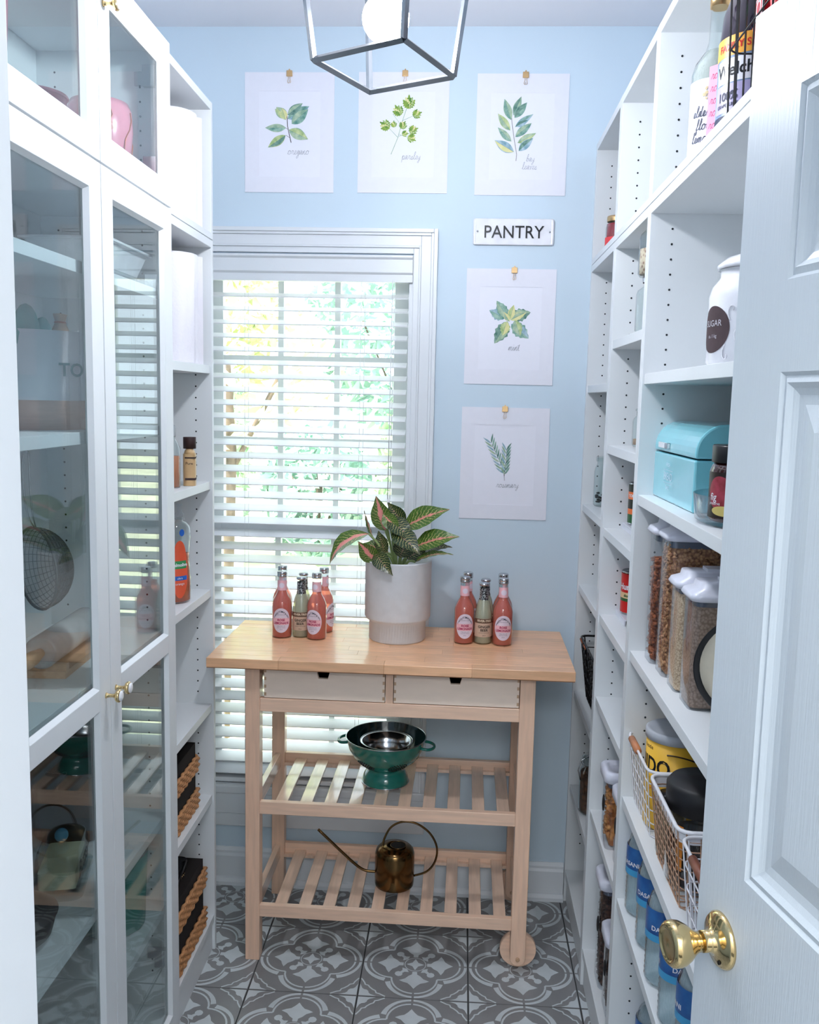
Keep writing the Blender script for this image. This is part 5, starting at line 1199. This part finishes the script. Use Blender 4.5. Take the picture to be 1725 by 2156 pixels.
for a0, z0, sg_ in ((AO+.55, .085, 1), (AO+.72, .05, 1), (AO+.45, .016, -1)):
    P = [((.0748)*math.cos(a0+.02*s*math.cos(s*.8)*1.3), .0748*math.sin(a0+.02*s*math.cos(s*.8)*1.3), z0+sg_*.003*s*math.sin(s*.8)) for s in [.5*i for i in range(12)]]
    m.tube(P, .0012, ENAM, 5)
m.build('relief_scroll', t)
AQ = mat('aqua_enamel', (134, 214, 228), .16, coat=.7, var=.02)
t = thing('bread_bin', 'aqua blue retro bread bin with white BREAD lettering', 'bread bin', (.505, 1.780, 1.4215), .01)
hx, hy = .095, .160
def bbprof(z0, z1, r): 
    P = [(-hx, z0), (-hx, z1-r)]
    for k in range(1, 8): a = PI-k*PI/2/8*1.0; P.append((-hx+r+r*math.cos(a), z1-r+r*math.sin(a)))
    P += [(-hx+r, z1), (hx-.03, z1), (hx, z1-.03), (hx, z0)]; return P
MB().extr([(-hx, 0), (-hx, .094), (hx, .094), (hx, 0)], -hy, hy, 'y', AQ).build('body', t, bevel=.004)
MB().extr(bbprof(.0965, .158, .052), -hy-.001, hy+.001, 'y', AQ).build('lid', t, bevel=.004)
MB().box(-hx-.006, -hx+.0005, .055, .105, .104, .115, ENAM).box(-hx-.0062, -hx+.0005, .03, .052, .104, .115, STEEL).build('handle', t, bevel=.001)
m = MB(); M = Matrix.Translation((-hx-.0012, .03, .028)) @ Matrix.Rotation(-PI/2, 4, 'Z') @ Matrix.Rotation(PI/2, 4, 'X')
PALE = mat('pale_print', (206, 230, 244), .5)
text_flat(m, 'BREAD', .022, PALE, M @ Matrix.Translation((0, .014, 0)), bold=.01); text_flat(m, 'FRESH', .011, PALE, M @ Matrix.Translation((0, .041, 0))); text_flat(m, 'DAILY', .011, PALE, M @ Matrix.Translation((0, -.004, 0)))
m.stroke([(-.036, .009), (.036, .009), (.036, .034), (-.036, .034)], .001, PALE, 0, M, True); m.build('lettering', t)
t = thing('turntable', 'round clear plastic turntable tray under the fig jar', 'turntable', (.500, 1.492, 1.4215))
MB().lathe([(.0001, 0), (.104, 0), (.113, .006), (.117, .048), (.1145, .048), (.110, .009), (.0001, .006)], CLEARP, 48, caps=False).build('tray', t)
MB().lathe([(.085, .0065), (.085, .009)], mat('frosted_plastic', (176, 186, 194), .4), 40).build('base_ring', t)
t = thing('fig_jam_jar', 'dark fig jam jar with black lid and fig picture', 'jar', (.441, 1.452, 1.4312))
MB().lathe([(.042, 0), (.046, .005), (.046, .080), (.043, .088), (.040, .092)], mat('fig_jam', (52, 14, 16), .08, coat=.8), 34).build('glass', t)
MB().lathe([(.044, .0925), (.0445, .094), (.0445, .118), (.043, .120), (.0001, .120)], BLACK, 34).build('lid', t)
m = MB(); A = -2.45; patch_cyl(m, mat('fig_label_dark', (36, 22, 20), .4), .0464, .006, .078, A+.35, 1.25, seg=18)
patch_cyl(m, mat('fig_skin', (176, 66, 84), .5, col2=(126, 34, 40), scale=60), .0467, .020, .072, A-.10, .52, shape='oval', seg=14); patch_cyl(m, mat('fig_green', (196, 186, 96), .5), .0466, .038, .072, A+.75, .30, shape='oval', seg=10); patch_cyl(m, mat('fig_stem', (206, 186, 110), .5), .0468, .010, .026, A+.15, .55, shape='oval', seg=12)
text_cyl(m, 'fig', .016, ENAM, .0471, .034, A-.35, bold=.01); text_cyl(m, 'preserve', .007, ENAM, .0471, .027, A-.30); m.build('label', t)
# plate
t = thing('dinner_plate', 'cream plate with thick black rim standing on edge behind door', 'plate', (.498, 1.480, 1.184), rot=(math.radians(100), 0, math.radians(-14)))
MB().lathe([(.0001, -.004), (.060, -.004), (.095, .006), (.0965, .0085), (.060, .001), (.0001, .001)], mat('cream_glaze', (238, 226, 204), .2, coat=.5), 48, caps=False).build('dish_face', t)
MB().lathe([(.0915, .0045), (.1005, .008), (.1015, .0105), (.0995, .0115), (.091, .0075)], BLACK, 48, caps=False).build('rim', t)
# baskets on the .749 shelf
WW = mat('white_wire', (232, 232, 238), .35)
ZB = .7495
OAK = mat('handle_wood', (196, 130, 92), .45, var=.12)
wire_basket('wire_basket', 'white wire basket with wooden handle holding the yellow tub', (.492, 1.835, ZB), .106, .112, .145, WW, .0032, .0013, 6, 7, 5, .86, .035, OAK)
wire_basket('storage_basket', 'white basket with broad solid rim and copper weave, in the middle', (.492, 1.585, ZB), .108, .120, .150, WW, .0040, .0013, 8, 10, 8, .86, rimh=.022, wm=mat('copper_wire', (206, 166, 140), .35, .5))
wire_basket('wire_basket', 'nearest white wire basket with dark wooden handle', (.492, 1.322, ZB), .108, .130, .150, WW, .0032, .0014, 6, 7, 4, .88, .02, mat('dark_handle_wood', (136, 84, 66), .45, var=.12))
t = thing('powder_tin', 'yellow powder tin with grey lid and big black letters in wire basket', 'tub', (.458, 1.812, ZB+.004))
MB().lathe([(.058, 0), (.060, .003), (.060, .190)], mat('yellow_tub', (244, 190, 62), .4, var=.02), 40).build('body', t); MB().lathe([(.0625, .184), (.0625, .200), (.058, .203), (.052, .200), (.0001, .200)], mat('grey_lid', (182, 186, 194), .4), 40).build('lid', t)
m = MB(); text_cyl(m, 'NIDO', .046, BLACK, .0606, .118, -2.75, bold=.02, sx=.8); text_cyl(m, 'Nestle', .012, BRN, .0606, .166, -2.9); text_cyl(m, 'fortificada', .010, CR, .0606, .082, -2.5)
m.tube([(.0606*math.cos(a), .0606*math.sin(a), (.145)+.020*math.cos((a+1.9)*1.5)) for a in [-2.1+.06*k for k in range(20)]], .0015, BRN, 4); m.build('label', t)
t = jar('coffee_jar', 'wide glass jar of coffee with big black lid in basket', (.457, 1.590, ZB+.004), .064, .160, None, neck=.92, fill=mat('coffee', (44, 32, 28), .9, var=.4, scale=80), fillh=.085)
MB().lathe([(.062, .135), (.067, .138), (.067, .178), (.060, .187), (.0001, .189)], BLACKM, 40).build('lid', t)
m = MB(); patch_cyl(m, mat('orange_stripe', (240, 150, 60), .4), .0646, .035, .118, -2.45, .10, seg=4); patch_cyl(m, BLACK, .0645, .025, .105, -2.75, .26, shape='oval', seg=8); text_cyl(m, 'cafe', .016, ENAM, .0649, .06, -2.75); m.build('label', t)
t = jar('spice_jar', 'small jar with thin black lid between baskets', (.425, 1.690, ZB+.004), .026, .115, BLACK, fill=mat('spice', (196, 170, 140), .9), fillh=.08)
t.location = (.422, 1.682, ZB+.004); t = t
LIL = mat('lilac_plastic', (196, 182, 200), .45)
t = thing('plastic_crate', 'small lilac grey slotted plastic crate inside nearest white basket', 'crate', (.505, 1.330, ZB+.004))
for sg in (-1, 1):
    for axn in (0, 1):
        m = MB(); L_, W_ = (.085, .090) if axn == 0 else (.090, .085)
        p = sg*(W_)
        def bx_(a0, a1, z0, z1):
            if axn == 0: m.box(a0, a1, p-.002, p+.002, z0, z1, LIL)
            else: m.box(p-.002, p+.002, a0, a1, z0, z1, LIL)
        bx_(-L_, L_, 0, .02); bx_(-L_, L_, .125, .155); bx_(-L_, L_, .07, .08)
        for k in range(6): a = -L_+k*(2*L_-.012)/5; bx_(a, a+.012, .02, .07); bx_(a, a+.012, .08, .125)
        m.build('slotted_side', t)
MB().box(-.085, .085, -.09, .09, .001, .004, LIL).build('base', t)
MB().rbox(-.07, .07, -.075, .075, .005, .10, .01, BLACKM).build('contents', t)
# water bottles
WATER = thin_glass('bottle_plastic', (.95, .98, .99), rough=.05, refl=1.8)
WB = mat('water_label', (52, 112, 178), .3, col2=(30, 70, 136), scale=20, coat=.3); WL = mat('water_label_light', (70, 160, 210), .3); CAPG = mat('green_cap', (24, 104, 50), .4)
t0 = thing('water_bottle', 'x', 'bottle')
pr_ = [(.020, .0), (.028, .003), (.031, .010)]
z = .014
while z < .092: pr_ += [(.0315, z), (.0302, z+.0045)]; z += .011
pr_ += [(.0318, .098), (.0318, .150), (.0300, .160), (.024, .178), (.0155, .188), (.0125, .192), (.0125, .197)]
MB().lathe(pr_, WATER, 26).build('plastic_body', t0)
MB().lathe([(.0001, .003), (.026, .004), (.0295, .012), (.0298, .15), (.022, .172), (.0001, .172)], liquid('water', (240, 249, 252), (226, 242, 248), .34), 24, caps=False).build('water', t0)
MB().lathe([(.0325, .094), (.0327, .1), (.0327, .152), (.0318, .156)], WB, 30, caps=False).lathe([(.0330, .094), (.0330, .108)], WL, 30, caps=False).build('wrap_label', t0)
m = MB()
for a in (-2.6, -.6, 1.4): text_cyl(m, 'DASANI', .013, ENAM, .0334, .116, a, bold=.02)
m.build('lettering', t0)
MB().lathe([(.0145, .192), (.0150, .194), (.0150, .206), (.0138, .208), (.0001, .208)], CAPG, 24).build('cap', t0)
gw = 'water bottles on the lower right shelves'
sp = [(.417, 1.885, .5095, 'water bottle farthest in the row under the wire baskets'), (.417, 1.765, .5095, 'second farthest water bottle in the row under the wire baskets'), (.412, 1.648, .5095, 'third water bottle in the row under the wire baskets'), (.412, 1.528, .5095, 'fourth water bottle, its label seen whole beside the door knob'), (.415, 1.415, .5095, 'fifth water bottle, cut off by the open door edge'),
      (.455, 1.880, .1085, 'water bottle with green cap showing on lowest right shelf')]
for k, (x, y, z, lb) in enumerate(sp):
    if k == 0: t0.location = (x, y, z); t0['label'] = lb; t0['group'] = gw
    else: dup(t0, (x, y, z), .4*k, lb, gw)
